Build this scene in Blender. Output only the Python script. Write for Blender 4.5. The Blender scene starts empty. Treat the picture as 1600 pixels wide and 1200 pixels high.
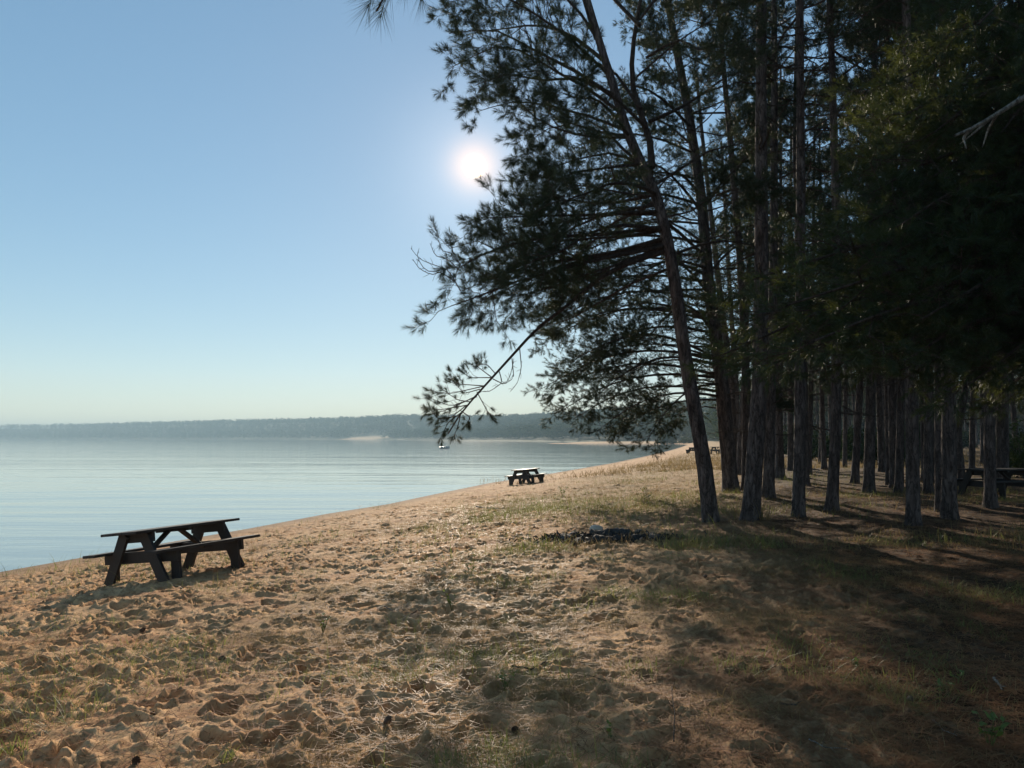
import bpy, math, random
import numpy as np
from mathutils import Vector, Matrix
R = math.radians
rng = np.random.default_rng(11)
random.seed(5)
S = bpy.context.scene
COL = S.collection

# ------------------------------------------------------------------ camera
F = 1200.0                                   # focal length in pixels of the 1600 px wide photograph
PITCH = math.atan(85 / F)
EYE = 1.6
cam_d = bpy.data.cameras.new('camera')
cam_d.sensor_width = 36; cam_d.lens = 36 * F / 1600
cam_d.clip_start = 0.05; cam_d.clip_end = 12000
cam = bpy.data.objects.new('camera', cam_d); COL.objects.link(cam)
cam.location = (0, 0, EYE); cam.rotation_euler = (R(90) + PITCH, 0, 0)
S.camera = cam

# ------------------------------------------------------------------ sun and sky
SUN_AZ = math.atan(-60 / F)                  # slightly left of straight ahead
SUN_EL = math.atan(340 / F) + PITCH
sun_dir = Vector((math.sin(SUN_AZ) * math.cos(SUN_EL), math.cos(SUN_AZ) * math.cos(SUN_EL), math.sin(SUN_EL)))
w = bpy.data.worlds.new('World'); S.world = w; w.use_nodes = True
nt = w.node_tree; N = nt.nodes; L = nt.links
for n in list(N): N.remove(n)
sky = N.new('ShaderNodeTexSky'); sky.sky_type = 'NISHITA'; sky.sun_disc = False
sky.sun_elevation = SUN_EL; sky.sun_rotation = SUN_AZ
sky.air_density = 1.0; sky.dust_density = 0.06; sky.ozone_density = 2.5; sky.altitude = 200
tc = N.new('ShaderNodeTexCoord')
dot = N.new('ShaderNodeVectorMath'); dot.operation = 'DOT_PRODUCT'
nrm = N.new('ShaderNodeVectorMath'); nrm.operation = 'NORMALIZE'
L.new(tc.outputs['Generated'], nrm.inputs[0]); L.new(nrm.outputs[0], dot.inputs[0])
dot.inputs[1].default_value = sun_dir
disc = N.new('ShaderNodeMapRange'); disc.interpolation_type = 'SMOOTHSTEP'
disc.inputs[1].default_value = math.cos(R(.92)); disc.inputs[2].default_value = math.cos(R(0.35))
disc.inputs[3].default_value = 0; disc.inputs[4].default_value = 1
L.new(dot.outputs['Value'], disc.inputs[0])
# forward scattering of the moist air close to the sun
pw = N.new('ShaderNodeMath'); pw.operation = 'POWER'; pw.inputs[1].default_value = 2600
pos = N.new('ShaderNodeMath'); pos.operation = 'MAXIMUM'; pos.inputs[1].default_value = 0
L.new(dot.outputs['Value'], pos.inputs[0]); L.new(pos.outputs[0], pw.inputs[0])
pw2 = N.new('ShaderNodeMath'); pw2.operation = 'POWER'; pw2.inputs[1].default_value = 300
L.new(pos.outputs[0], pw2.inputs[0])
SKY = 0.10
# sky strength, then a soft shoulder so that the bright sky round the sun keeps its colour
vm = N.new('ShaderNodeVectorMath'); vm.operation = 'SCALE'; vm.inputs['Scale'].default_value = SKY
ga = N.new('ShaderNodeGamma'); ga.inputs[1].default_value = .58
hs = N.new('ShaderNodeHueSaturation'); hs.inputs['Saturation'].default_value = 1.36; hs.inputs['Hue'].default_value = .494
bg = N.new('ShaderNodeBackground'); bg.inputs[1].default_value = .67
L.new(sky.outputs[0], vm.inputs[0]); L.new(vm.outputs[0], ga.inputs[0]); L.new(ga.outputs[0], hs.inputs['Color']); L.new(hs.outputs[0], bg.inputs[0])
def bgnode(col, src, gain):
    b = N.new('ShaderNodeBackground'); b.inputs[0].default_value = (*col, 1)
    m = N.new('ShaderNodeMath'); m.operation = 'MULTIPLY'; m.inputs[1].default_value = gain
    L.new(src.outputs[0], m.inputs[0]); L.new(m.outputs[0], b.inputs[1]); return b
b1 = bgnode((1.0, .60, .22), disc, 3.6)
b2 = bgnode((1.0, .50, .14), pw, .55)
b3 = bgnode((1.0, .93, .85), pw2, .15)
prev = bg
for b in (b1, b2, b3):
    a = N.new('ShaderNodeAddShader'); L.new(prev.outputs[0], a.inputs[0]); L.new(b.outputs[0], a.inputs[1]); prev = a
wo = N.new('ShaderNodeOutputWorld'); L.new(prev.outputs[0], wo.inputs[0])
sl = bpy.data.lights.new('sun', 'SUN'); sl.energy = 5.0; sl.angle = R(0.55); sl.color = (1.0, .86, .68)
so = bpy.data.objects.new('sun', sl); COL.objects.link(so); so.location = (0, 0, 60)
so.rotation_euler = sun_dir.to_track_quat('Z', 'Y').to_euler()

S.view_settings.view_transform = 'Standard'; S.view_settings.look = 'None'
S.view_settings.exposure = 0.45; S.view_settings.gamma = 1.0
cy = S.cycles
cy.use_denoising = True
cy.max_bounces = 5; cy.diffuse_bounces = 2; cy.glossy_bounces = 3; cy.transmission_bounces = 3
cy.volume_bounces = 1; cy.transparent_max_bounces = 4; cy.sample_clamp_indirect = 4
cy.caustics_reflective = False; cy.caustics_refractive = False

# ------------------------------------------------------------------ tagging helpers
def tag(o, label=None, cat=None, group=None, kind=None):
    if label: o['label'] = label
    if cat: o['category'] = cat
    if group: o['group'] = group
    if kind: o['kind'] = kind
    return o
def link(name, mesh, parent=None, mat=None):
    o = bpy.data.objects.new(name, mesh); COL.objects.link(o)
    if mat is not None and not mesh.materials: mesh.materials.append(mat)
    if parent is not None: o.parent = parent
    return o
def empty(name, loc, rot=(0, 0, 0)):
    o = bpy.data.objects.new(name, None); COL.objects.link(o)
    o.location = loc; o.rotation_euler = rot; o.empty_display_size = .2
    return o
def copy_tree(o, parent=None):
    c = o.copy(); COL.objects.link(c)
    if parent is not None: c.parent = parent
    for ch in list(o.children): copy_tree(ch, c)
    return c
def mesh_np(name, v, f, smooth=False, attrs=None):
    """v (n,3), f (m,k) with k = 3 or 4"""
    v = np.ascontiguousarray(v, dtype=np.float32); f = np.ascontiguousarray(f, dtype=np.int32)
    me = bpy.data.meshes.new(name)
    m, k = f.shape
    me.vertices.add(len(v)); me.vertices.foreach_set('co', v.ravel())
    me.loops.add(m * k); me.loops.foreach_set('vertex_index', f.ravel())
    me.polygons.add(m); me.polygons.foreach_set('loop_start', np.arange(m, dtype=np.int32) * k)
    me.polygons.foreach_set('use_smooth', np.full(m, smooth))
    if attrs:
        for a, arr in attrs.items():
            at = me.attributes.new(a, 'FLOAT', 'POINT'); at.data.foreach_set('value', np.ascontiguousarray(arr, dtype=np.float32))
    me.update(calc_edges=True); me.validate()
    return me

# ------------------------------------------------------------------ pixel helpers (photograph pixel -> world ray)
cp, sp_ = math.cos(PITCH), math.sin(PITCH)
def ray(px, py):
    x = (px - 800) / F; u = -(py - 600) / F
    return np.array((x, cp - u * sp_, sp_ + u * cp))
def P(px, py, Y):
    d = ray(px, py); return np.array((0, 0, EYE)) + d * (Y / d[1])

# ------------------------------------------------------------------ noise
_tab = rng.random((256, 256))
def vnoise(x, y, seed=0):
    x = x + seed * 17.31; y = y + seed * 9.17
    xi = np.floor(x).astype(int); yi = np.floor(y).astype(int)
    fx = x - xi; fy = y - yi; fx = fx * fx * (3 - 2 * fx); fy = fy * fy * (3 - 2 * fy)
    a = _tab[xi & 255, yi & 255]; b = _tab[(xi + 1) & 255, yi & 255]
    c = _tab[xi & 255, (yi + 1) & 255]; d = _tab[(xi + 1) & 255, (yi + 1) & 255]
    return (a * (1 - fx) + b * fx) * (1 - fy) + (c * (1 - fx) + d * fx) * fy
def fbm(x, y, o=4, seed=0):
    s = 0; a = .5; t = 0
    for k in range(o):
        s = s + a * vnoise(x * 2 ** k, y * 2 ** k, seed + k); t += a; a *= .5
    return s / t
def sstep(a, b, x):
    t = np.clip((x - a) / (b - a), 0, 1); return t * t * (3 - 2 * t)

# ------------------------------------------------------------------ terrain
WATER = -1.0
shore = np.array([(-300, -4000), (-100, -500), (-45, -150), (-15, 0), (-10.4, 15.3), (-9.6, 17.8), (-8.0, 22.6), (-6.8, 26.9),
    (-5.3, 30.9), (-4.2, 35.5), (-1.8, 45), (2.6, 57.8), (10.3, 82), (18.6, 111), (33, 164), (50, 230), (70, 310), (77, 360),
    (60, 383), (40, 388), (16, 391), (20, 400), (60, 430), (75, 500), (25, 640), (-30, 860), (-92, 1100), (-233, 1400),
    (-500, 1680), (-790, 1900), (-1467, 2200), (-3000, 2500), (-9000, 2700)], float)
def sdist(x, y):
    """distance to the shoreline, positive on land"""
    d = np.full(x.shape, 1e9)
    for a, b in zip(shore[:-1], shore[1:]):
        e = b - a; t = np.clip(((x - a[0]) * e[0] + (y - a[1]) * e[1]) / (e @ e), 0, 1)
        d = np.minimum(d, np.hypot(x - a[0] - t * e[0], y - a[1] - t * e[1]))
    poly = np.vstack([shore, [(-20000, 2700), (-20000, -4000)]])
    ins = np.zeros(x.shape, bool); n = len(poly)
    for i in range(n):
        x1, y1 = poly[i]; x2, y2 = poly[(i + 1) % n]
        if y1 == y2: continue
        c = ((y1 > y) != (y2 > y)) & (x < (x2 - x1) * (y - y1) / (y2 - y1) + x1)
        ins ^= c
    return np.where(ins, -d, d)
_pd = np.array([-400, -30, -8, 0, 1, 2, 3.6, 5.5, 7.2, 9, 11, 13, 20, 60, 5000]); _pz = np.array([-3, -2.4, -1.5, -1.02, -.97, -.92, -.78, -.56, -.36, -.2, -.08, 0, .03, .1, .3])
def zbase(x, y, sd=None):
    if sd is None: sd = sdist(x, y)
    z = (np.interp(sd, _pd, _pz) + np.interp(sd - .7, _pd, _pz) + np.interp(sd + .7, _pd, _pz)) / 3
    far = sstep(430, 620, y)
    hm = np.interp(x, [-3000, -1467, -790, -233, 25, 300, 2500], [30, 34, 42, 44, 33, 31, 32])
    z = z + far * hm * sstep(0, 260, sd)
    # small sandy bluff on the far shore
    z = z + 1.6 * sstep(60, 20, np.hypot((x + 285) * .8, (y - 1492) * .6)) * (sd > 0)
    # gentle undulation of the dune
    u = (fbm(x * .35, y * .35, 3, 3) - .5) * .22 * sstep(1.5, 9, sd) * sstep(200, 60, np.hypot(x, y)) * sstep(1.2, 4, np.hypot(x, y))
    return z + u
def zg(x, y):
    a = np.array([float(x)]); b = np.array([float(y)])
    return float(zbase(a, b)[0])
def hit(px, py):
    d = ray(px, py); t = 2.0
    for _ in range(4000):
        p = np.array((0, 0, EYE)) + d * t
        h = p[2] - zg(p[0], p[1])
        if h < .002: break
        t += max(h * .6, .002)
    return p

# footprints and trodden hollows, splatted on regular height maps
def pitmap(x0, x1, y0, y1, c, n, big=1.0):
    W = int((x1 - x0) / c); H = int((y1 - y0) / c); m = np.zeros((H, W), np.float32)
    for i in range(n):
        px = rng.uniform(x0, x1); py = rng.uniform(y0, y1)
        a = rng.uniform(0, math.pi) if rng.random() < .45 else rng.normal(1.35, .5)
        kind = rng.random()
        l = rng.uniform(.065, .135) * big; b = l * rng.uniform(.42, .75); dep = rng.uniform(.024, .058) * big
        if kind < .5: l *= .5; b *= .5; dep *= .6
        if kind > .93: l *= 1.5; b *= 1.5; dep *= 1.25
        r = l * 2.0; ix0 = int((px - r - x0) / c); ix1 = int((px + r - x0) / c) + 1; iy0 = int((py - r - y0) / c); iy1 = int((py + r - y0) / c) + 1
        if ix0 < 0 or iy0 < 0 or ix1 >= W or iy1 >= H: continue
        X, Y = np.meshgrid(x0 + (np.arange(ix0, ix1)) * c - px, y0 + (np.arange(iy0, iy1)) * c - py)
        u = (X * math.cos(a) + Y * math.sin(a)) / l; v = (-X * math.sin(a) + Y * math.cos(a)) / b
        q = np.sqrt(u * u + v * v + .001) * (1 + .18 * np.sin(3 * np.arctan2(v, u) + i))
        m[iy0:iy1, ix0:ix1] += dep * (-np.exp(-(q / .85) ** 4.5) + .42 * np.exp(-((q - 1.12) / .26) ** 2))
    return m
pits = [  # (x0, x1, y0, y1, cell, map)
    [-10.5, 8.5, 1.0, 16.0, .016, None, 11400, 1.0],
    [-14, 16, 13.5, 48, .04, None, 21000, 1.2]]
for q in pits: q[5] = pitmap(q[0], q[1], q[2], q[3], q[4], q[6], q[7])
def pitz(x, y):
    z = np.zeros(x.shape); done = np.zeros(x.shape, bool)
    for x0, x1, y0, y1, c, m, _, _ in pits:
        fx = (x - x0) / c; fy = (y - y0) / c; H, W = m.shape
        ok = (fx > 1) & (fy > 1) & (fx < W - 2) & (fy < H - 2) & ~done
        i = np.clip(fx.astype(int), 0, W - 2); j = np.clip(fy.astype(int), 0, H - 2); a = fx - i; b = fy - j
        v = (m[j, i] * (1 - a) + m[j, i + 1] * a) * (1 - b) + (m[j + 1, i] * (1 - a) + m[j + 1, i + 1] * a) * b
        z = np.where(ok, v, z); done |= ok
    return z
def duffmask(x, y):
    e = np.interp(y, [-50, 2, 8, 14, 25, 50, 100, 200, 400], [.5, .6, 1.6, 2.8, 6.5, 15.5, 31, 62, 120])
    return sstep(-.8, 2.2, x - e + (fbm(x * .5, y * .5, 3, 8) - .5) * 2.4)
def grassmask(x, y, sd):
    n = fbm(x * .45, y * .45, 4, 21); n2 = fbm(x * 1.3, y * 1.3, 3, 5)
    def el(cx, cy, rx, ry): return np.exp(-(((x - cx) / rx) ** 2 + ((y - cy) / ry) ** 2) ** 2)
    g = np.maximum.reduce([el(-.9, 7.8, 2.9, 1.6), el(.6, 5.9, 1.4, 1.9), .8 * el(-2.6, 8.6, 1.6, 1.0), .75 * el(1.6, 10.5, 1.8, 2.2), .8 * sstep(.2, 1.4, x - .08 * y) * sstep(15, 12, y)])
    g = np.maximum(g * sstep(.32, .55, n * .5 + n2 * .5), .25 * sstep(.60, .72, n))
    field = sstep(15, 19, y) * sstep(5.0, 9, sd + (n - .5) * 4)
    band = np.exp(-((y - 19 - .25 * x) / 2.6) ** 2) * sstep(7.2, 9.5, sd)
    return np.clip(np.maximum(np.maximum(g * .8, field * (.60 + .4 * n2)), band), 0, 1)
def detail(x, y, sd, duff):
    r = np.hypot(x, y)
    sandy = sstep(.6, 2.5, sd) * (1 - .72 * duff)
    z = pitz(x, y) * sandy
    z = z + (fbm(x * 2.2, y * 2.2, 3, 12) - .5) * .06 * sandy * sstep(120, 30, r)
    rg = 1 - np.abs(2 * fbm(x * 3.6 + .6 * fbm(x * 2, y * 2, 2, 9), y * 4.4, 3, 33) - 1)
    z = z + (rg ** 3 - .5) * .018 * sandy * sstep(60, 20, r)
    z = z + (fbm(x * 11, y * 11, 3, 14) - .5) * .020 * sstep(.3, 1.5, sd) * sstep(40, 12, r)
    z = z + (fbm(x * .9, y * .9, 4, 15) - .5) * .16 * sstep(1, 5, sd) * sstep(30, 50, r) * sstep(260, 90, r) * (1 - .5 * duff)
    return z
rr = [0.0]; r = .3
while r < 9000:
    rr.append(r)
    r *= 1.05 if r < 2 else (1.0042 if r < 34 else (1.008 if r < 100 else 1.02 if r < 3000 else 1.1))
rr = np.array(rr[1:])
an = np.concatenate([np.arange(-39, 39.001, .085), np.arange(39.3, 75, .35), np.arange(76.5, 284, 2.1), np.arange(285, 320.9, .35)]) * math.pi / 180
nr, na = len(rr), len(an)
RR, AN = np.meshgrid(rr, an, indexing='ij')
GX = (RR * np.sin(AN)).ravel(); GY = (RR * np.cos(AN)).ravel()
GSD = sdist(GX, GY); GD = duffmask(GX, GY); GZ = zbase(GX, GY, GSD) + detail(GX, GY, GSD, GD)
GG = grassmask(GX, GY, GSD)
i = np.arange(nr - 1)[:, None] * na; j = np.arange(na)[None, :]; j2 = (j + 1) % na
fq = np.stack([i + j, i + j2, i + na + j2, i + na + j], -1).reshape(-1, 4)[:, ::-1]
GV = np.stack([GX, GY, GZ], 1)
# close the centre
cen = len(GV); GV = np.vstack([GV, [0, 0, zg(0.3, 0)]])
cj = np.arange(0, na); cf = np.stack([np.full(na, cen), (cj + 1) % na, cj, cj], 1)
def app(a, v): return np.append(a, v)
wood_far = sstep(-14, -11, GSD) * sstep(397, 408, GY) * (1 - sstep(62, 30, np.hypot((GX + 285) * .8, (GY - 1492) * .6)))
wood_far = np.maximum(wood_far, sstep(35, 60, GSD) * sstep(230, 300, GY))
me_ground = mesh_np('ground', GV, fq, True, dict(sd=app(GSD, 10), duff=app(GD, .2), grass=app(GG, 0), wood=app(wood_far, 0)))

# ------------------------------------------------------------------ materials
def mat(name):
    m = bpy.data.materials.new(name); m.use_nodes = True
    n = m.node_tree.nodes; b = n['Principled BSDF']; return m, n, m.node_tree.links, b
def noise(n, l, scale, detail=4, rough=.55, vec=None, stretch=None):
    t = n.new('ShaderNodeTexNoise'); t.inputs['Scale'].default_value = scale; t.inputs['Detail'].default_value = detail; t.inputs['Roughness'].default_value = rough
    if vec is None:
        tcn = n.new('ShaderNodeTexCoord'); vec = tcn.outputs['Object']
    if stretch:
        mp = n.new('ShaderNodeMapping'); mp.inputs['Scale'].default_value = stretch; l.new(vec, mp.inputs[0]); vec = mp.outputs[0]
    l.new(vec, t.inputs['Vector']); return t
def ramp(n, l, src, stops):
    r_ = n.new('ShaderNodeValToRGB'); e = r_.color_ramp.elements
    while len(e) < len(stops): e.new(.5)
    for k, (p_, c) in enumerate(stops): e[k].position = p_; e[k].color = (*c, 1) if len(c) == 3 else c
    l.new(src, r_.inputs[0]); return r_
def mix(n, l, a, b, f):
    m = n.new('ShaderNodeMix'); m.data_type = 'RGBA'
    for s, v in ((6, a), (7, b)):
        if isinstance(v, tuple): m.inputs[s].default_value = (*v, 1)
        else: l.new(v, m.inputs[s])
    if isinstance(f, float): m.inputs[0].default_value = f
    else: l.new(f, m.inputs[0])
    return m.outputs[2]
def bump(n, l, h, strength, dist, b, prev=None):
    bp = n.new('ShaderNodeBump'); bp.inputs['Strength'].default_value = strength; bp.inputs['Distance'].default_value = dist
    l.new(h, bp.inputs['Height'])
    if prev is not None: l.new(prev, bp.inputs['Normal'])
    if b is not None: l.new(bp.outputs[0], b.inputs['Normal'])
    return bp.outputs[0]
def attr(n, name):
    a = n.new('ShaderNodeAttribute'); a.attribute_name = name; return a.outputs['Fac']
def math_(n, l, op, a, b):
    m = n.new('ShaderNodeMath'); m.operation = op; m.use_clamp = True
    for s, v in ((0, a), (1, b)):
        if isinstance(v, (int, float)): m.inputs[s].default_value = v
        else: l.new(v, m.inputs[s])
    return m.outputs[0]

# ground: beach sand, dry grass soil, needle duff, far woodland floor
m_ground, n, l, b = mat('beach_ground')
big = noise(n, l, .8, 5); fine = noise(n, l, 55, 3, .7); midn = noise(n, l, 7, 5, .65)
sand = ramp(n, l, big.outputs[0], [(.25, (.46, .28, .145)), (.5, (.60, .385, .205)), (.78, (.68, .475, .28))])
sandm = ramp(n, l, midn.outputs[0], [(.30, (.26, .135, .075)), (.46, (.62, .46, .34)), (.8, (.95, .86, .74))])
spk = noise(n, l, 38, 4, .75); spr = ramp(n, l, spk.outputs[0], [(.36, (.30, .20, .14)), (.46, (.95, .92, .88)), (.7, (1.08, 1.05, 1.0))])
stn = noise(n, l, 1.9, 6, .7); str_ = ramp(n, l, stn.outputs[0], [(.36, (.62, .46, .38)), (.52, (1, 1, 1))])
m0 = n.new('ShaderNodeMix'); m0.data_type = 'RGBA'; m0.blend_type = 'MULTIPLY'; m0.inputs[0].default_value = .55
l.new(sand.outputs[0], m0.inputs[6]); l.new(spr.outputs[0], m0.inputs[7])
m1 = n.new('ShaderNodeMix'); m1.data_type = 'RGBA'; m1.blend_type = 'MULTIPLY'; m1.inputs[0].default_value = .8
l.new(m0.outputs[2], m1.inputs[6]); l.new(str_.outputs[0], m1.inputs[7])
mm = n.new('ShaderNodeMix'); mm.data_type = 'RGBA'; mm.blend_type = 'MULTIPLY'; mm.inputs[0].default_value = .35
l.new(m1.outputs[2], mm.inputs[6]); l.new(sandm.outputs[0], mm.inputs[7])
gr = ramp(n, l, midn.outputs[0], [(.3, (.12, .085, .04)), (.5, (.25, .18, .085)), (.75, (.34, .25, .13))])
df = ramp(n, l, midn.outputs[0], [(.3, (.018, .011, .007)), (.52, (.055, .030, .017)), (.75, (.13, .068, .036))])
wd = ramp(n, l, big.outputs[0], [(.3, (.02, .035, .015)), (.7, (.05, .07, .03))])
nb = noise(n, l, 2.6, 5, .7)
gf = math_(n, l, 'MULTIPLY', attr(n, 'grass'), ramp(n, l, nb.outputs[0], [(.35, (.25,) * 3), (.6, (1,) * 3)]).outputs[0])
c = mix(n, l, mm.outputs[2], gr.outputs[0], gf)
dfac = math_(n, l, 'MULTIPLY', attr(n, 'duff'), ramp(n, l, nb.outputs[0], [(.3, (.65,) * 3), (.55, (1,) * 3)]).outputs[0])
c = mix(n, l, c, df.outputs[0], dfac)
wet = n.new('ShaderNodeMapRange'); wet.inputs[1].default_value = 1.5; wet.inputs[2].default_value = .5; wet.inputs[3].default_value = 0; wet.inputs[4].default_value = .75
l.new(attr(n, 'sd'), wet.inputs[0])
c = mix(n, l, c, (.16, .105, .07), wet.outputs[0])
c = mix(n, l, c, wd.outputs[0], attr(n, 'wood'))
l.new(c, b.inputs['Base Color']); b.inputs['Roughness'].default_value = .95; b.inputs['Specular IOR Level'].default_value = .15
n1 = bump(n, l, midn.outputs[0], .35, .025, None); bump(n, l, fine.outputs[0], .45, .005, b, n1)
ground = link('ground', me_ground, None, m_ground); tag(ground, 'trodden reddish beach sand running into grass and needle covered forest floor', 'ground', kind='structure')

# water
m_water, n, l, b = mat('lake_water')
b.inputs['Base Color'].default_value = (.31, .37, .35, 1); b.inputs['Roughness'].default_value = .05; b.inputs['IOR'].default_value = 1.33
w1 = noise(n, l, 1, 3, .5, None, (.10, .42, 1)); w2 = noise(n, l, 1, 3, .5, None, (.7, 2.3, 1)); w3 = noise(n, l, 1, 2, .5, None, (.012, .05, 1))
nn = bump(n, l, w3.outputs[0], .4, .4, None); nn = bump(n, l, w1.outputs[0], .35, .12, None, nn); bump(n, l, w2.outputs[0], .25, .022, b, nn)
k = 96; ring = np.array([(9500 * math.cos(2 * math.pi * q / k), 9500 * math.sin(2 * math.pi * q / k), WATER) for q in range(k)])
me = mesh_np('water', np.vstack([ring, [(0, 0, WATER)]]), np.array([(q, (q + 1) % k, k) for q in range(k)]))
tag(link('water', me, None, m_water), 'calm pale lake with faint long ripples', 'water', kind='structure')

def bark(name, c1, c2, c3, sc=1.0):
    m, n, l, b = mat(name)
    t = noise(n, l, 9 * sc, 5, .6, None, (1, 1, .28)); v = n.new('ShaderNodeTexVoronoi'); v.feature = 'DISTANCE_TO_EDGE'; v.inputs['Scale'].default_value = 15 * sc
    tcn = n.new('ShaderNodeTexCoord'); mp = n.new('ShaderNodeMapping'); mp.inputs['Scale'].default_value = (1, 1, .17); l.new(tcn.outputs['Object'], mp.inputs[0])
    nv = n.new('ShaderNodeMixRGB'); nv.inputs[0].default_value = .22; l.new(mp.outputs[0], nv.inputs[1]); l.new(t.outputs['Color'], nv.inputs[2]); l.new(nv.outputs[0], v.inputs['Vector'])
    r1 = ramp(n, l, t.outputs[0], [(.3, c1), (.5, c2), (.72, c3)])
    r2 = ramp(n, l, v.outputs['Distance'], [(0, (.25,) * 3), (.12, (1,) * 3)])
    mm = n.new('ShaderNodeMix'); mm.data_type = 'RGBA'; mm.blend_type = 'MULTIPLY'; mm.inputs[0].default_value = .8
    l.new(r1.outputs[0], mm.inputs[6]); l.new(r2.outputs[0], mm.inputs[7]); l.new(mm.outputs[2], b.inputs['Base Color'])
    b.inputs['Roughness'].default_value = .9; b.inputs['Specular IOR Level'].default_value = .2
    q = bump(n, l, r2.outputs[0], .9, .02, None); bump(n, l, t.outputs[0], .7, .02, b, q)
    return m
m_bark = bark('pine_bark', (.050, .036, .032), (.110, .083, .074), (.20, .16, .145))
m_twig = bark('twig_bark', (.05, .035, .028), (.09, .065, .05), (.14, .10, .08), 2)
m_dead = bark('grey_deadwood', (.16, .14, .12), (.28, .25, .21), (.40, .36, .31), 2)
def leafy(name, c1, c2, tl, tw=.22, sc=1.3):
    m, n, l, b = mat(name)
    t = noise(n, l, sc, 4, .6); r_ = ramp(n, l, t.outputs[0], [(.3, c1), (.7, c2)])
    l.new(r_.outputs[0], b.inputs['Base Color']); b.inputs['Roughness'].default_value = .55; b.inputs['Specular IOR Level'].default_value = .3
    tr = n.new('ShaderNodeBsdfTranslucent'); tr.inputs[0].default_value = (*tl, 1)
    ms = n.new('ShaderNodeMixShader'); ms.inputs[0].default_value = tw
    l.new(b.outputs[0], ms.inputs[1]); l.new(tr.outputs[0], ms.inputs[2]); l.new(ms.outputs[0], n['Material Output'].inputs[0]); return m
m_red = leafy('red_pine_needles', (.016, .028, .011), (.038, .052, .018), (.09, .11, .04), .12)
m_white = leafy('white_pine_needles', (.008, .021, .013), (.020, .040, .018), (.28, .31, .06), .14)
m_farleaf = leafy('far_wood_leaves', (.022, .038, .018), (.045, .066, .026), (.06, .09, .03), .12, .02)
m_farleaf.node_tree.nodes['Principled BSDF'].inputs['Specular IOR Level'].default_value = 0; m_farleaf.node_tree.nodes['Principled BSDF'].inputs['Roughness'].default_value = 1
m_straw = leafy('dry_straw', (.17, .12, .055), (.36, .27, .13), (.36, .26, .12), .3, 4)
m_straw.node_tree.nodes['Principled BSDF'].inputs['Specular IOR Level'].default_value = .03; m_straw.node_tree.nodes['Principled BSDF'].inputs['Roughness'].default_value = .9
m_green = leafy('green_blades', (.08, .11, .03), (.17, .19, .06), (.28, .30, .08), .35, 4)
m_litter = leafy('fallen_needles', (.14, .06, .03), (.30, .15, .07), (.2, .1, .05), .1, 5)
m_litter.node_tree.nodes['Principled BSDF'].inputs['Specular IOR Level'].default_value = .05
m_leaf = leafy('weed_leaf', (.07, .11, .03), (.13, .18, .045), (.24, .29, .06), .3, 9)

# ------------------------------------------------------------------ branching kit (numpy batches)
UP = np.array((0, 0, 1.0))
def nz(v): return v / (np.linalg.norm(v, axis=-1, keepdims=True) + 1e-9)
def tubes(paths, radii, k=4):
    """paths (N,P,3), radii (N,P) -> verts, quads"""
    Nn, Pn, _ = paths.shape
    t = np.gradient(paths, axis=1); t = nz(t)
    ref = np.where(np.abs(t[..., 2:3]) > .9, np.array((1.0, 0, 0)), UP)
    u = nz(np.cross(t, ref)); v = np.cross(t, u)
    a = np.arange(k) * 2 * math.pi / k
    ring = paths[:, :, None, :] + radii[:, :, None, None] * (np.cos(a)[None, None, :, None] * u[:, :, None, :] + np.sin(a)[None, None, :, None] * v[:, :, None, :])
    V = ring.reshape(-1, 3)
    n_ = np.arange(Nn)[:, None, None] * Pn * k; p_ = np.arange(Pn - 1)[None, :, None] * k; q = np.arange(k)[None, None, :]; q2 = (q + 1) % k
    f = np.stack([n_ + p_ + q, n_ + p_ + q2, n_ + p_ + k + q2, n_ + p_ + k + q], -1).reshape(-1, 4)
    return V, f
def join(parts):
    V = []; Fs = []; o = 0
    for v, f in parts:
        if len(v) == 0: continue
        V.append(v); Fs.append(f + o); o += len(v)
    return np.vstack(V), np.vstack(Fs)
def plen(paths): return np.linalg.norm(np.diff(paths, axis=1), axis=2).sum(1)
def sample(paths, t):
    """paths (N,P,3), t (N,K) -> pos, tangent (N,K,3)"""
    Pn = paths.shape[1]; s = t * (Pn - 1); i = np.clip(s.astype(int), 0, Pn - 2); f = (s - i)[..., None]
    ar = np.arange(len(paths))[:, None]
    a = paths[ar, i]; b_ = paths[ar, i + 1]
    return a * (1 - f) + b_ * f, nz(b_ - a)
def fan(paths, K, t0, t1, ratio, ang, up, flat, P_=4, jit=.06, lmin=.12, lmax=9):
    Nn = len(paths)
    t = t0 + (t1 - t0) * (np.arange(K)[None, :] + rng.random((Nn, K))) / K
    pos_, tan = sample(paths, t)
    Lp = plen(paths)[:, None]
    ln = np.clip(Lp * ratio * (1.12 - .75 * t) * rng.uniform(.65, 1.25, (Nn, K)), lmin, lmax)
    side = nz(np.cross(tan, UP)); sg = np.where((np.arange(K) % 2)[None, :] == 0, 1, -1)[..., None] * np.ones((Nn, 1, 1))
    vert = np.cross(side, tan)
    roll = rng.normal(0, 1 - flat, (Nn, K, 1)) * 1.3
    s2 = side * sg * np.cos(roll) + vert * np.sin(roll)
    an_ = rng.normal(ang, .14, (Nn, K, 1))
    d = nz(tan * np.cos(an_) + s2 * np.sin(an_) + UP * up * .5 + rng.normal(0, .08, (Nn, K, 3)))
    s = np.linspace(0, 1, P_)[None, None, :, None]
    pth = pos_[:, :, None, :] + d[:, :, None, :] * ln[:, :, None, None] * s + (UP * up)[None, None, None, :] * (ln[:, :, None, None] * .55) * s * s
    pth = pth + rng.normal(0, 1, pth.shape) * jit * ln[:, :, None, None] * (s > 0)
    return pth.reshape(Nn * K, P_, 3)
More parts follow.
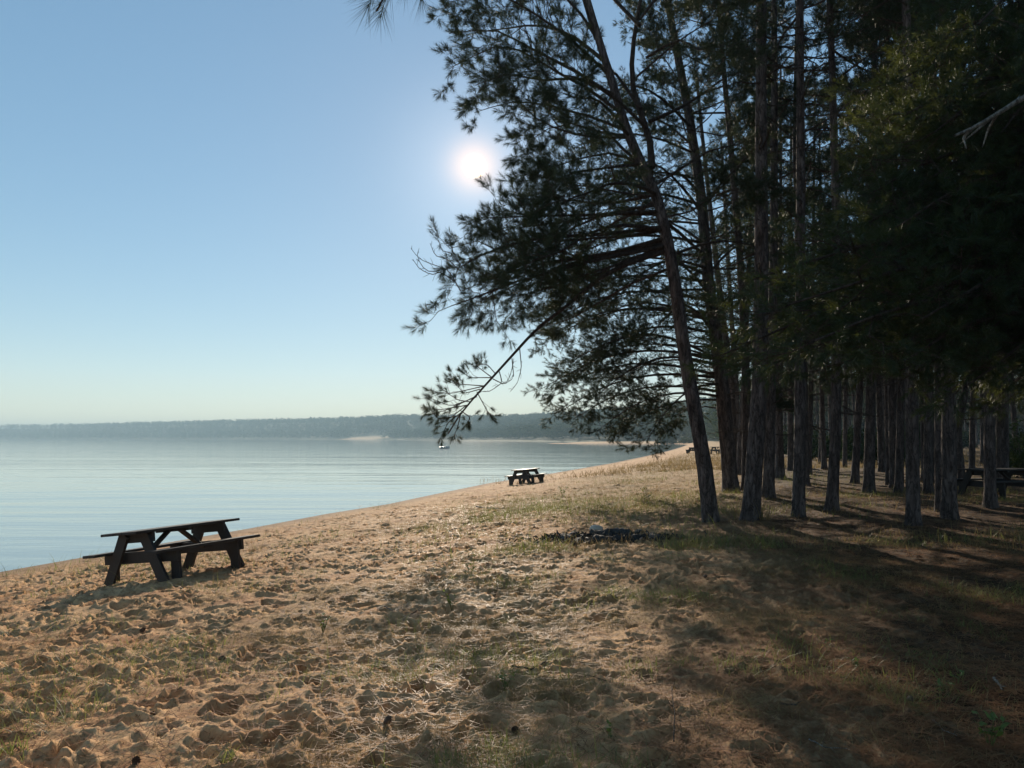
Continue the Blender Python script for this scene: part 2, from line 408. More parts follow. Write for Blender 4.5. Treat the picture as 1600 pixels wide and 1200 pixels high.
def shoots_of(paths, K, t0=.45, sl=(.10, .2)):
    Nn = len(paths)
    t = np.concatenate([t0 + (1 - t0) * rng.random((Nn, K - 1)), np.full((Nn, 1), .999)], 1)
    p_, tan = sample(paths, t)
    d = nz(tan + rng.normal(0, .45, tan.shape) * (t < .99)[..., None] + UP * .22)
    ln = rng.uniform(sl[0], sl[1], (Nn, K))
    return p_.reshape(-1, 3), d.reshape(-1, 3), ln.ravel()
def needles(p, d, ln, n, nl, wd_):
    Nn = len(p)
    ref = nz(rng.normal(0, 1, (Nn, 3))); u = nz(np.cross(d, ref)); v = np.cross(d, u)
    t = rng.random((Nn, n)) ** .8; ph = rng.random((Nn, n)) * 2 * math.pi
    th = (1.15 - .75 * t) * rng.uniform(.6, 1.2, (Nn, n))
    dr = d[:, None, :] * np.cos(th)[..., None] + (u[:, None, :] * np.cos(ph)[..., None] + v[:, None, :] * np.sin(ph)[..., None]) * np.sin(th)[..., None]
    L_ = nl * rng.uniform(.7, 1.15, (Nn, n))[..., None]
    o = p[:, None, :] + d[:, None, :] * (t * ln[:, None])[..., None]
    sd_ = nz(np.cross(dr, nz(rng.normal(0, 1, (Nn, n, 3))))) * wd_ * .5
    tip = o + dr * L_ - UP * (.12 * L_ * rng.random((Nn, n, 1)))
    V = np.stack([o - sd_, o + sd_, tip], 2).reshape(-1, 3)
    return V, np.arange(len(V)).reshape(-1, 3)
def limb_path(p0, az, el, ln, sag, lift, Pn=9, wig=.03):
    s = np.linspace(0, 1, Pn)[:, None]
    d = np.array((math.sin(az) * math.cos(el), math.cos(az) * math.cos(el), math.sin(el)))
    pth = p0 + d * ln * s + UP * ln * (-sag * s + 0 * s) * 1.0 + UP * ln * (lift * s ** 2.2)
    w_ = np.cumsum(rng.normal(0, wig * ln / Pn * 2.2, (Pn, 3)), 0); w_[0] = 0
    return pth + w_
def resample(pts, Pn):
    pts = np.array(pts, float); d = np.r_[0, np.cumsum(np.linalg.norm(np.diff(pts, axis=0), axis=1))]
    # smooth with a Catmull style blur after dense linear sampling
    q = np.linspace(0, d[-1], Pn * 4); a = np.stack([np.interp(q, d, pts[:, c]) for c in range(3)], 1)
    for _ in range(int(Pn * .8)):
        a[1:-1] = (a[:-2] + 2 * a[1:-1] + a[2:]) / 4
    q2 = np.linspace(0, len(a) - 1, Pn); return np.stack([np.interp(q2, np.arange(len(a)), a[:, c]) for c in range(3)], 1)

def make_trunk(path, r0, r1, k=22, flare=.5):
    """tapered trunk with root flare and knobbly bark relief"""
    n_ = len(path); s = np.linspace(0, 1, n_)
    h = path[:, 2] - path[0, 2]
    rad = r0 + (r1 - r0) * s ** .9
    rad = rad * (1 + flare * np.exp(-h / .22))
    t = nz(np.gradient(path, axis=0)); u = nz(np.cross(t, np.array((0, 1.0, 0)))); v = np.cross(t, u)
    a = np.arange(k) * 2 * math.pi / k
    A, Hh = np.meshgrid(a, h)
    sd_ = rng.uniform(0, 50)
    rel = 1 + .10 * (fbm(np.cos(A) * 3 + sd_, np.sin(A) * 3 + Hh * 1.6, 3) - .5) + .14 * (fbm(A * 5 + sd_, Hh * 4.5, 2) - .5)
    root = 1 + .25 * np.exp(-Hh / .15) * np.cos(A * 4 + sd_)
    rr_ = rad[:, None] * rel * root
    V = path[:, None, :] + rr_[..., None] * (np.cos(A)[..., None] * u[:, None, :] + np.sin(A)[..., None] * v[:, None, :])
    V = V.reshape(-1, 3)
    p_ = np.arange(n_ - 1)[:, None] * k; q = np.arange(k)[None, :]; q2 = (q + 1) % k
    f = np.stack([p_ + q, p_ + q2, p_ + k + q2, p_ + k + q], -1).reshape(-1, 4)
    return V, f

def limbset(trunk, z0, ztop, n, lmax, seed, low_el=.0, shape=1.0, azs=None):
    """whorled limbs along a trunk path; trunk (n,3)"""
    out = []; h = trunk[:, 2]; az = random.uniform(0, 6)
    for q in range(n):
        s = (q + random.random()) / n; z = z0 + (ztop - z0) * s
        p0 = np.array([np.interp(z, h, trunk[:, c]) for c in range(3)]); p0[2] = z
        prof = (math.sin(math.pi * min(1, .22 + .78 * s)) ** .7) * (1 - .35 * s)
        ln = lmax * max(.22, prof) * random.uniform(.6, 1.1) * shape
        az += 2.4 + random.uniform(-.5, .5)
        el = low_el + .75 * s + random.uniform(-.15, .2)
        out.append(limb_path(p0, az if azs is None else random.choice(azs) + random.uniform(-.5, .5), el, ln, .12 * (1 - s), .18))
    return np.array(out)
def dead_limbs(trunk, z0, z1, n, ln):
    out = []; h = trunk[:, 2]
    for q in range(n):
        z = random.uniform(z0, z1); p0 = np.array([np.interp(z, h, trunk[:, c]) for c in range(3)]); p0[2] = z
        out.append(limb_path(p0, random.uniform(0, 6.28), random.uniform(-.25, .35), ln * random.uniform(.35, 1.1), .12, .1, 9, .06))
    return np.array(out)

def dress(limbs, r_limb, K2, K3, nsh, nn_, nl, nw, flat=.35, ratio2=.36, up=.2, t2=.28, sl=(.10, .2), t3=.25, ratio3=.38):
    """limbs -> (wood mesh, needle mesh)"""
    L_ = plen(limbs); rad = (r_limb * np.clip(L_ / 3.5, .35, 1.5))[:, None] * (1 - .82 * np.linspace(0, 1, limbs.shape[1]))[None, :]
    l2 = fan(limbs, K2, t2, 1.0, ratio2, .85, up, flat)
    r2 = np.clip(plen(l2) * .009, .004, .02)[:, None] * np.linspace(1, .35, 4)[None, :]
    l3 = fan(l2, K3, t3, 1.0, ratio3, .75, up, flat * .6, 3, .07, .10, .8)
    r3 = np.full((len(l3), 1), .0045) * np.linspace(1, .6, 3)[None, :]
    wood = join([tubes(limbs, rad, 7), tubes(l2, r2, 4), tubes(l3, r3, 3)])
    a = shoots_of(l3, nsh, .4, sl); b_ = shoots_of(l2, 2, .6, sl)
    p_ = np.vstack([a[0], b_[0]]); d = np.vstack([a[1], b_[1]]); ln = np.r_[a[2], b_[2]]
    return wood, needles(p_, d, ln, nn_, nl, nw)

def tree_object(label, group, base, trunk_m, wood_m, leaf_m, leafmat, name='pine_tree', cat='pine tree'):
    t = empty(name, tuple(base)); tag(t, label, cat, group)
    off = np.array(base)
    parts = [('trunk', trunk_m, m_bark, True)]
    if wood_m is not None: parts.append(('branches', wood_m, m_twig, True))
    if leaf_m is not None: parts.append(('crown', leaf_m, leafmat, False))
    for nm, (v, f), mm_, sm in parts:
        link(nm, mesh_np(nm, v - off, f, sm), t, mm_)
    return t

FOREST = 'pines of the lakeside forest'
def px_trunk(pts, Y, H, top_r=.35, lean=0.0):
    """pixel path (base first) at distance Y, carried on to height H"""
    base = hit(*pts[0]); Yb = base[1] if Y is None else Y
    w_ = [np.array((base[0], Yb, zg(base[0], Yb) - .12))]
    for k_, (px, py) in enumerate(pts[1:]): w_.append(P(px, py, Yb + lean * (k_ + 1)))
    d = nz(w_[-1] - w_[-2]); d = nz(d * np.array((.8, .8, 1)))
    if w_[-1][2] < H: w_.append(w_[-1] + d * (H - w_[-1][2]) / d[2])
    n_ = max(20, int(H / .14)); return resample(w_, n_), Yb

# measured foreground pines: label, pixel path, width in px, height, live crown start, limbs, limb length
TREES = [
 ('heavy dark trunked pine just right of the leaning one', [(1143,768),(1128,600),(1108,450),(1095,300),(1075,170),(1050,40)], 27, 19, 5.5, 34, 4.2, 'T2'),
 ('thick pine with tall grass at its foot, nearest right of the leaning pine', [(1172,812),(1187,600),(1190,400),(1189,200),(1190,0)], 30, 17, 6.3, 30, 3.6, ''),
 ('slim pine curving up to the left whose foot hides behind a thicker trunk', [(1167,766),(1166,600),(1161,477),(1156,400),(1143,240),(1130,100),(1124,17)], 17, 19, 7.2, 30, 3.6, ''),
 ('straight pine standing close behind the thick pine with tall grass at its foot', [(1200,777),(1204,630),(1209,400),(1210,200),(1210,0)], 19, 19, 7.0, 30, 3.4, ''),
 ('upright pine at the edge of the sunlit needles with a clear gap on both sides', [(1247,807),(1250,668),(1251,400),(1251,200),(1250,0)], 21, 18, 6.4, 28, 3.5, ''),
 ('pale edged pine leaning slightly right with a dark knot near its foot', [(1299,797),(1306,668),(1307,344),(1300,103),(1296,0)], 19, 18, 6.2, 28, 3.6, ''),
 ('slender pine leaning right, left of a pair of mid sized trunks', [(1335,755),(1343,615),(1352,450)], 13, 18, 6.5, 22, 3.3, ''),
 ('mid sized pine with a light left edge behind the sunlit streaks of needles', [(1357,770),(1361,607),(1364,450)], 18, 18, 6.0, 24, 3.4, ''),
 ('thin pole like pine with slightly wavy trunk in the middle of the forest', [(1388,758),(1385,600),(1383,450)], 9, 16, 6.0, 18, 2.8, ''),
 ('dark middle sized pine behind the rough trunk with a pale stick at its foot', [(1404,770),(1408,615),(1411,450)], 14, 18, 6.0, 22, 3.3, ''),
 ('rough dark pine with a pale stick leaning against its foot', [(1427,820),(1424,600),(1422,400)], 23, 17, 5.6, 26, 3.6, ''),
 ('straight grey pine between two thicker dark trunks, its top lit from the left', [(1450,772),(1450,600),(1450,300),(1450,0)], 15, 19, 7.0, 24, 3.3, ''),
 ('narrow pine pressed against the left side of a thick black trunk', [(1466,799),(1465,600),(1464,400)], 11, 17, 6.5, 20, 3.0, ''),
 ('thick black pine standing in front of its narrow neighbour, sunlit needles at its foot', [(1483,810),(1482,600),(1478,300),(1474,0)], 25, 19, 6.8, 28, 3.7, ''),
 ('crooked dark pine leaning right behind the thick black trunk', [(1504,756),(1496,680),(1512,590)], 13, 16, 6.0, 20, 3.2, ''),
 ('short looking pale lit stem far behind, left of the rightmost trunk', [(1518,741),(1520,640),(1521,560)], 10, 17, 6.0, 20, 3.2, ''),
 ('rightmost pine in view, its left side pale grey, a dark bench beyond it', [(1547,793),(1546,650),(1544,500)], 19, 17, 5.8, 24, 3.5, ''),
 ('lone slim pine in the gap right of the upright pine, seen against dark wood', [(1264,741),(1267,600),(1270,450)], 9, 18, 6.0, 20, 3.2, ''),
 ('slim pine left of the upright pine, behind the sunlit grass edge', [(1235,735),(1235,600),(1236,450)], 10, 18, 6.0, 20, 3.2, ''),
 ('slender pine right of the thick grassy footed pair, deep behind', [(1215,745),(1219,620),(1220,450)], 10, 18, 6.0, 20, 3.2, ''),
 ('thin straight pine behind the right side of the upright pine, far back', [(1288,733),(1284,620),(1283,450)], 9, 18, 6.0, 20, 3.2, ''),
 ('stubby looking dark trunk between the two middle forest pines, far back', [(1378,737),(1374,640),(1370,520)], 11, 18, 6.0, 20, 3.2, ''),
 ('warm toned pine leaning right, seen between the leaning pine and the thick one', [(1154,742),(1160,637),(1166,520)], 11, 17, 5.5, 22, 3.4, ''),
 ('farthest thin pole between the two middle forest pines', [(1320,730),(1321,620),(1322,500)], 8, 18, 6.0, 18, 3.0, ''),
]
TREES += [
 ('pine farther back with long limbs, seen just past the heavy dark trunk', [(1147,739),(1142,600),(1118,400),(1096,200)], 15, 19, 4.5, 32, 5.4, 'W'),
 ('far pine whose slim foot shows in the golden grass gap', [(1152,727),(1150,600),(1140,450)], 12, 20, 5.0, 28, 5.4, 'W'),
]
def xhit(px, py):
    p_ = hit(px, py); return p_
for (lab, pts, wpx, H, zc, nl_, ll, flag) in TREES:
    tr, Yb = px_trunk(pts, None, H)
    r0 = wpx / 2 * Yb / F * .92
    V = make_trunk(tr, r0, r0 * .32, 20 if wpx > 14 else 14)
    near = Yb < 20
    bare = near or 'slim pine curving' in lab or 'straight pine standing close' in lab or 'straight grey pine' in lab
    if bare: zc = 9.8 if near else 11
    elif flag != 'T2': zc = max(3.6, zc - 2.2); nl_ = int(nl_ * 1.35)
    else: zc = 3.4; nl_ = 38; ll = 4.0
    limbs = limbset(tr, zc, H - .3, nl_, ll * (1 if near else 1.15), 0, .0)
    if flag == 'T2':
        ex = []
        for (sx, sy, ex_, ey, dz, sag) in [(1120,560,845,608,-1.5,.0),(1122,590,872,645,.5,.0),(1128,620,935,672,-2,.02),(1125,600,1010,690,-3,.04),(1110,490,850,535,1.5,.0),
                (1105,440,835,490,-1,.02),(1112,520,900,575,-3,.02),(1100,400,880,455,2.5,.0),(1100,380,850,430,-2.5,0),(1120,570,960,600,3,0),(1105,420,960,470,-4,.0),(1128,640,1040,668,2.5,.05),
                (1098,350,900,395,1,0),(1128,620,1230,640,-2,0),(1112,520,1240,560,2,0),(1090,280,920,300,2,0),(1085,240,900,230,-2,0),(1118,600,985,640,1.2,.03),(1118,585,862,612,-.6,0),(1112,560,880,590,1.8,0),(1124,612,895,655,-.8,.02),(1124,625,960,680,.8,.03),(1108,500,862,520,0,0),(1108,470,850,510,-2,0),(1118,570,930,620,-3.5,.02),(1100,400,930,330,-4,0),(1095,330,960,260,-5,0),(1105,430,905,455,-4.5,0),(1112,500,930,500,4,0),(1120,560,900,560,-4,0),(1100,380,980,360,4.5,0),(1095,320,880,350,-3,0),(1090,300,1010,330,-6,0),(1108,460,990,440,-6,0),(1115,520,1020,520,-6,0),(1085,230,960,180,3,0),(1080,200,940,140,-4,0),(1095,330,1180,300,5,0),(1105,430,1200,400,5,0),(1112,500,1210,480,6,0),(1116,560,930,560,-.5,.03)]:
            a = P(sx, sy, Yb); b_ = P(ex_, ey, Yb + dz); m_ = (a + b_) / 2 + UP * (.12 * np.linalg.norm(b_ - a))
            ex.append(resample([a, (a + m_) / 2 + UP * .1, m_, (m_ + b_) / 2 + UP * .18, b_], 9) + 0)
        limbs = np.vstack([limbs, np.array(ex)])
        wood, leaf = dress(limbs, .034, 16, 6, 3, 30, .11, .0082, .7, .32, .05, .40)
    elif near:
        wood, leaf = dress(limbs, .032, 10, 4, 2, 30, .13, .0075, .4, .36, .2, .42)
    else:
        wood, leaf = dress(limbs, .032, 10, 5, 2, 20, .14, .0105, .5, .34, .12, .42)
    dl = dead_limbs(tr, 1.6 if random.random() < .4 else 3.0, 10.5 if bare else zc + 2.5, 24 if bare else 16, 1.7)
    d2 = fan(dl, 5, .3, 1, .35, .8, .0, .2, 4, .1)
    wood = join([wood, tubes(dl, np.linspace(.022, .006, 9)[None, :] * np.ones((len(dl), 1)), 5), tubes(d2, np.linspace(.007, .003, 4)[None, :] * np.ones((len(d2), 1)), 3)])
    base = (tr[0, 0], tr[0, 1], tr[0, 2] + .12)
    tree_object(lab, FOREST, base, V, wood, leaf, m_red)

# ------------------------------------------------------------------ the big leaning pine at the forest edge
tr, Y1 = px_trunk([(1112,815),(1100,720),(1085,640),(1068,540),(1056,450),(1042,370),(1026,304),(1002,256),(978,202),(960,140),(935,60),(900,-60)], None, 14.5)
r0 = 27 / 2 * Y1 / F * .95
Vt = make_trunk(tr, r0, r0 * .25, 26, .25)
h = tr[:, 2]
fork = resample([P(1019,262,Y1), P(1019,225,Y1+.1), P(1005,189,Y1+.3), P(985,130,Y1+.2), P(990,60,Y1+.5), P(1010,-50,Y1+.8)], 9)
T1L = [ # pixel polyline, depth offset at the end, foliage kind
 ([(1040,385),(985,405),(935,428),(890,440),(840,440)], -1.0), ([(1036,360),(960,372),(890,375),(800,380),(740,400)], .5),
 ([(1040,385),(960,400),(880,420),(790,440),(700,470)], -2.0), ([(1032,330),(950,335),(870,340),(800,345),(745,350)], -1.5),
 ([(1030,320),(960,330),(900,350),(850,380),(790,420)], 2.0), ([(1028,308),(960,300),(900,290),(870,280),(840,272)], .8),
 ([(1002,256),(940,262),(880,270),(860,292),(835,308)], -1.8), ([(1002,256),(950,235),(900,245),(850,255),(815,222)], 1.5),
 ([(985,215),(920,215),(880,205),(830,180),(775,110)], -.6), ([(985,215),(930,205),(890,190),(850,200),(815,230)], 2.2),
 ([(975,180),(920,140),(860,110),(790,70),(715,115)], .2), ([(970,160),(900,110),(840,80),(770,40),(700,50)], 1.8),
 ([(965,150),(900,120),(850,130),(800,120),(740,140)], -2.2), ([(955,120),(890,60),(830,20),(770,-10),(700,10)], -1.2),
 ([(950,100),(900,60),(850,40),(800,50),(740,60)], 2.8), ([(945,80),(900,10),(850,-30),(800,-60),(740,-90)], .5),
 ([(1010,200),(960,150),(920,120),(880,120),(850,90)], -2.6), ([(1045,420),(980,445),(930,475),(880,500),(845,505)], 1.8),
 ([(1036,360),(980,350),(930,360),(880,395),(830,410)], -3.2), ([(1028,310),(1000,330),(960,345),(900,400),(860,420)], 3.6),
 ([(1000,170),(960,110),(900,90),(870,40),(850,0)], 1), ([(995,120),(1040,80),(1080,50),(1120,20),(1160,0)], -1.5),
 ([(1022,290),(1070,260),(1110,235),(1150,225),(1190,215)], 1.5), ([(1034,340),(1080,330),(1120,300),(1150,290),(1190,300)], -1.5),
 ([(1045,400),(1090,385),(1130,380),(1170,385),(1210,400)], 2.2), ([(1015,190),(1060,170),(1100,140),(1130,120),(1170,110)], 2.5),
 ([(1010,90),(1060,60),(1090,90),(1120,80),(1150,70)], -2.5), ([(985,215),(960,180),(930,150),(905,160),(880,150)], -3),
 ([(1000,40),(960,0),(930,-40),(890,-60),(850,-80)], 2.5), ([(1000,30),(1040,-20),(1080,-60),(1120,-80),(1160,-90)], .5),
 ([(930,60),(900,-40),(870,-90),(830,-130),(790,-150)], -1.5), ([(915,0),(930,-60),(960,-120),(990,-160),(1010,-190)], 1),
 ([(1026,304),(1000,290),(960,285),(910,310),(870,330)], -3.5), ([(1020,270),(980,240),(940,200),(910,190),(880,175)], 3.2),
 ([(1026,304),(940,320),(880,310),(855,340),(825,352)], 2.6), ([(1040,375),(970,395),(900,400),(830,415),(765,440)], 3.2),
 ([(1038,372),(960,395),(870,405),(780,425),(712,452)], -.8), ([(1040,380),(960,398),(880,412),(800,440),(735,472)], .6), ([(1036,355),(950,365),(860,370),(780,385),(722,415)], -2.6),
 ([(1032,335),(950,335),(870,350),(800,358),(752,372)], .2), ([(1040,385),(980,410),(910,430),(850,455),(800,462)], -1.2), ([(980,205),(920,180),(850,160),(790,150),(735,165)], 1.0),
]
lm = []
for pts, dy in T1L:
    n_ = len(pts); q = [P(px, py, Y1 + dy * (k / (n_ - 1)) ** 1.2) for k, (px, py) in enumerate(pts)]
    lm.append(resample(q, 9))
lm = np.array(lm)
lm = lm + np.cumsum(rng.normal(0, .028, lm.shape), 1) * np.linspace(0, 1, 9)[None, :, None]
wood, leaf = dress(lm, .034, 13, 5, 3, 46, .135, .0052, .2, .36, .12, .38, (.10, .19))
# the low bough that droops clear of the crown, leafy only at its tip
dr = resample([P(1037,393,Y1), P(985,410,Y1-.2), P(937,432,Y1-.4), P(892,474,Y1-.6), P(840,511,Y1-.8), P(810,545,Y1-.9), P(769,590,Y1-1), P(742,620,Y1-1), P(715,650,Y1-1), P(700,678,Y1-1)], 16)
tw = []
for (a, b_, c_) in [((769,590),(745,572),(745,570)),((769,590),(735,590),(722,582)),((757,603),(715,600),(700,590)),((757,603),(705,615),(676,612)),((745,620),(705,635),(672,622)),
        ((742,620),(700,640),(672,648)),((730,633),(690,640),(668,640)),((720,645),(715,668),(708,684)),((720,645),(700,660),(690,682)),((715,650),(685,655),(676,645)),((745,612),(760,640),(768,652)),
        ((750,608),(725,615),(712,600)),((735,628),(715,625),(690,608)),((775,585),(762,570),(753,568)),((720,642),(735,652),(730,662)),((728,634),(705,652),(690,660))]:
    j_ = rng.uniform(-.5, .5); tw.append(resample([P(*a, Y1-1), P(*b_, Y1-1+j_*.6), P(*c_, Y1-1+j_)], 9))
tw = np.array(tw)
tw2 = fan(tw, 5, .3, 1, .42, .7, .15, .1, 3, .08, .08, .3)
s1 = shoots_of(tw, 3, .7, (.07, .13)); s2 = shoots_of(tw2, 1, .8, (.07, .13))
nd = needles(np.vstack([s1[0], s2[0]]), np.vstack([s1[1], s2[1]]), np.r_[s1[2], s2[2]], 75, .11, .0048)
hang = []
for pts in [[(812,545),(815,575),(808,600),(797,612)], [(800,560),(803,590),(790,600),(783,595)], [(780,580),(785,598),(765,612),(750,612)], [(770,592),(790,602),(798,585),(803,560)]]:
    hang.append(resample([P(*p_, Y1-.9) for p_ in pts], 9))
# curled bare twigs at the far left tip
bare = []
for pts in [[(720,455),(700,420),(680,415),(655,405),(642,388)], [(710,440),(690,425),(665,424),(650,400),(655,388)], [(715,420),(700,405),(680,400),(672,380)], [(715,410),(705,395),(690,392),(685,375)], [(700,420),(675,430),(655,420),(645,405)], [(720,415),(708,395),(702,370)]]:
    bare.append(resample([P(*p_, Y1-1.9) for p_ in pts], 9))
hang = np.array(hang + bare); hb = fan(hang, 6, .2, 1, .22, .9, .1, 0, 3, .1, .06, .2)
wood = join([wood, tubes(fork[None], np.linspace(.075, .03, 9)[None], 9), tubes(dr[None], np.linspace(.05, .012, 16)[None], 8), tubes(tw, np.linspace(.011, .005, 9)[None] * np.ones((len(tw), 1)), 5),
    tubes(tw2, np.linspace(.005, .003, 3)[None] * np.ones((len(tw2), 1)), 3), tubes(hang, np.linspace(.010, .004, 9)[None] * np.ones((len(hang), 1)), 4), tubes(hb, np.linspace(.005, .003, 3)[None] * np.ones((len(hb), 1)), 3)])
leaf = join([leaf, nd])
tree_object('big leaning pine at the forest edge with a long bough drooping over the beach', FOREST, (tr[0,0], tr[0,1], tr[0,2]+.12), Vt, wood, leaf, m_red)

# ------------------------------------------------------------------ dark soft needled pine whose boughs hang in from the right
bx, by = 8.3, 9.6; zb = zg(bx, by)
tr = resample([(bx, by, zb - .1), (bx + .1, by, 4), (bx, by + .1, 9), (bx + .1, by, 16)], 90)
lm = []
BP = [ # end pixel, end distance, start height
 (1130,545,8.2,3.4),(1165,500,9.4,3.5),(1185,440,8.0,3.8),(1230,480,7.4,3.3),(1200,560,9.8,3.0),(1290,420,8.8,3.8),(1260,540,7.0,2.9),(1340,500,7.8,3.3),(1310,570,9.0,2.8),(1400,560,7.6,2.8),
 (1380,450,9.4,3.7),(1450,520,8.4,3.2),(1480,570,9.2,2.7),(1530,600,7.8,2.6),(1440,480,7.2,3.4),(1500,430,8.2,3.9),(1560,620,9.0,2.4),(1360,540,10,2.9),(1220,530,8.8,3.2),(1420,590,8.8,2.7),(1250,450,9.4,3.7),
 (1330,380,8.4,4.4),(1330,330,9.2,4.9),(1370,300,8.0,5.0),(1350,240,9.0,5.6),(1390,200,8.2,5.8),(1380,140,9.0,6.3),(1420,170,7.6,5.9),(1440,120,8.8,6.6),(1400,340,7.4,4.7),(1450,280,8.0,5.3),(1470,200,7.4,5.9),
 (1410,250,9.8,5.5),(1480,360,8.6,4.6),(1540,300,8.0,5.2),(1520,120,8.2,6.7),(1480,40,8.6,7.4),(1530,20,7.6,7.6),(1560,200,7.4,6.0),(1570,400,7.6,4.4),(1450,400,9.2,4.2),(1520,480,9.4,3.6),(1440,20,9.6,7.6),(1500,250,9.6,5.6),
 (1310,290,9.6,5.2),(1580,80,8.8,7.0),(1590,520,8.4,3.2),(1300,500,8.4,3.2),(1380,400,8.0,4.1),(1420,300,8.8,5.0),(1560,330,9.2,4.9),(1520,380,8.0,4.5),(1585,250,9.4,5.7),(1560,140,9.6,6.6)]
for (ex_, ey, eY, z0) in BP:
    a = np.array((bx, by, z0 + .25)); b_ = P(ex_, ey, eY); m_ = (a + b_) / 2 + UP * .3
    lm.append(resample([a, (a + m_) / 2 + UP * .12, m_, (m_ + b_) / 2 + UP * .22, b_], 9) + np.cumsum(rng.normal(0, .02, (9, 3)), 0))
lm = np.array(lm)
wood, leaf = dress(lm, .035, 17, 6, 2, 34, .095, .0066, .6, .28, .02, .25, (.10, .18))
up_l = limbset(tr, 7.2, 15.7, 34, 4.3, 0, .1)
w2_, l2_ = dress(up_l, .045, 9, 4, 2, 16, .12, .010, .5, .36, .1)
tree_object('soft needled dark pine at the right edge whose low boughs hang across the trunks', FOREST, (bx, by, zb), make_trunk(tr, .19, .05), join([wood, w2_]), join([leaf, l2_]), m_white)
# broken grey limb in front of those boughs
gb = resample([P(1640,130,7.0), P(1590,158,6.9), P(1555,180,6.8), P(1520,200,6.7), P(1492,212,6.6)], 12)
gs = np.array([resample([P(1545,187,6.8), P(1525,205,6.7), P(1500,225,6.7)], 12), resample([P(1560,176,6.8), P(1545,200,6.9), P(1535,230,6.9)], 12), resample([P(1520,200,6.7), P(1505,215,6.7), P(1510,232,6.6)], 12)])
lead = resample([(bx, by, 8.0), P(1900, 60, 8.0), P(1640,130,7.0)], 12)
# (part of the same tree)
v, f = join([tubes(np.array([lead, gb]), np.array([np.linspace(.05, .03, 12), np.linspace(.03, .012, 12)]), 8), tubes(gs, np.linspace(.016, .004, 12)[None] * np.ones((3, 1)), 6)])
par = [o for o in COL.objects if o.get('label', '').startswith('soft needled dark pine')][0]
o = link('dead_limb', mesh_np('dead_limb', v - np.array(par.location), f, True), par, m_dead); tag(o, 'bare grey broken limb catching the light')

# ------------------------------------------------------------------ pine beside the photographer: one twig tip shows at the top of the frame
bx, by = 3.4, -1.6; zb = zg(bx, by)
tr = resample([(bx, by, zb - .1), (bx, by, 5), (bx - .1, by, 14)], 80)
lm = [resample([(bx, by, 4.6), (2.0, .4, 5.3), (.6, 2.1, 4.9), P(640,-60,3.5), P(612,-8,3.4), P(588,18,3.35)], 9)]
tp = np.array(lm)
sidetw = np.array([resample([P(625,-40,3.45), P(600,-30,3.3), P(585,-10,3.3)], 9), resample([P(640,-60,3.5), P(650,-30,3.5), P(655,-14,3.5)], 9), resample([P(660,-90,3.6), P(700,-60,3.6), P(725,-34,3.6)], 9)])
a = (np.array([P(600,6,3.38), P(612,-6,3.4), P(598,-18,3.3), P(585,-10,3.3), P(655,-20,3.5), P(640,-40,3.5), P(724,-36,3.6)]), nz(np.array([(-.25,0,-1.),(-.9,.1,-.5),(-1,0,-.2),(-.5,.2,-.9),(.2,0,-1),(-.3,0,-1),(.5,0,-1)])), np.full(7, .06))
nd1 = needles(a[0], a[1], a[2], 55, .135, .0016)
ul = limbset(tr, 5.5, 13.6, 34, 3.8, 0, .1)
# keep its boughs out of the view: only those pointing right or back
ul = ul[(ul[:, -1, 1] < 1.0) | (ul[:, -1, 2] - EYE > .85 * np.maximum(ul[:, -1, 1], .1))]
w2_, l2_ = dress(ul, .04, 9, 4, 2, 16, .12, .010, .4, .36, .15)
tree_object('pine beside the viewer, one needled twig tip showing at the top of the sky', FOREST, (bx, by, zb), make_trunk(tr, .17, .05),
    join([w2_, tubes(tp, np.linspace(.04, .004, 9)[None], 6), tubes(sidetw, np.linspace(.006, .003, 9)[None] * np.ones((3, 1)), 4)]), join([l2_, nd1]), m_red)

# ------------------------------------------------------------------ the forest behind: five shapes, copied
protos = []
for q in range(5):
    H = 17 + q * .8; tr = resample([(0, 0, -.15), (random.uniform(-.2, .2), 0, 5), (random.uniform(-.4, .4), random.uniform(-.3, .3), 11), (random.uniform(-.3, .3), 0, H)], 60)
    limbs = limbset(tr, 4.2 + .35 * q, H - .2, 38, 3.5, 0, .05)
    wood, leaf = dress(limbs, .035, 9, 3, 2, 12, .18, .022, .5, .34, .14, .42)
    dl = dead_limbs(tr, 3, 7, 14, 1.7)
    wood = join([wood, tubes(dl, np.linspace(.022, .006, 9)[None, :] * np.ones((len(dl), 1)), 4)])
    protos.append(((make_trunk(tr, .16 + .012 * q, .05, 12)), wood, leaf))
used = {}
spots = []
low_dense = [(9.6, 25.5), (12.4, 25.0), (10.6, 30.5), (14.5, 27), (16.5, 26)]
existing = [(o.location.x, o.location.y) for o in COL.objects if o.name.startswith('pine_tree')]
tries = 0
while len(spots) < 150 and tries < 40000:
    tries += 1
    y = 24 + 150 * random.random() ** 1.25
    x = random.uniform(.315 * y + .8, .86 * y + 6)
    if y < 40 and .33 * y < x < .5 * y and random.random() < .8: continue
    if all((x - a) ** 2 + (y - b_) ** 2 > (2.6 if y < 60 else 3.6) ** 2 for a, b_ in existing + spots + low_dense): spots.append((x, y))
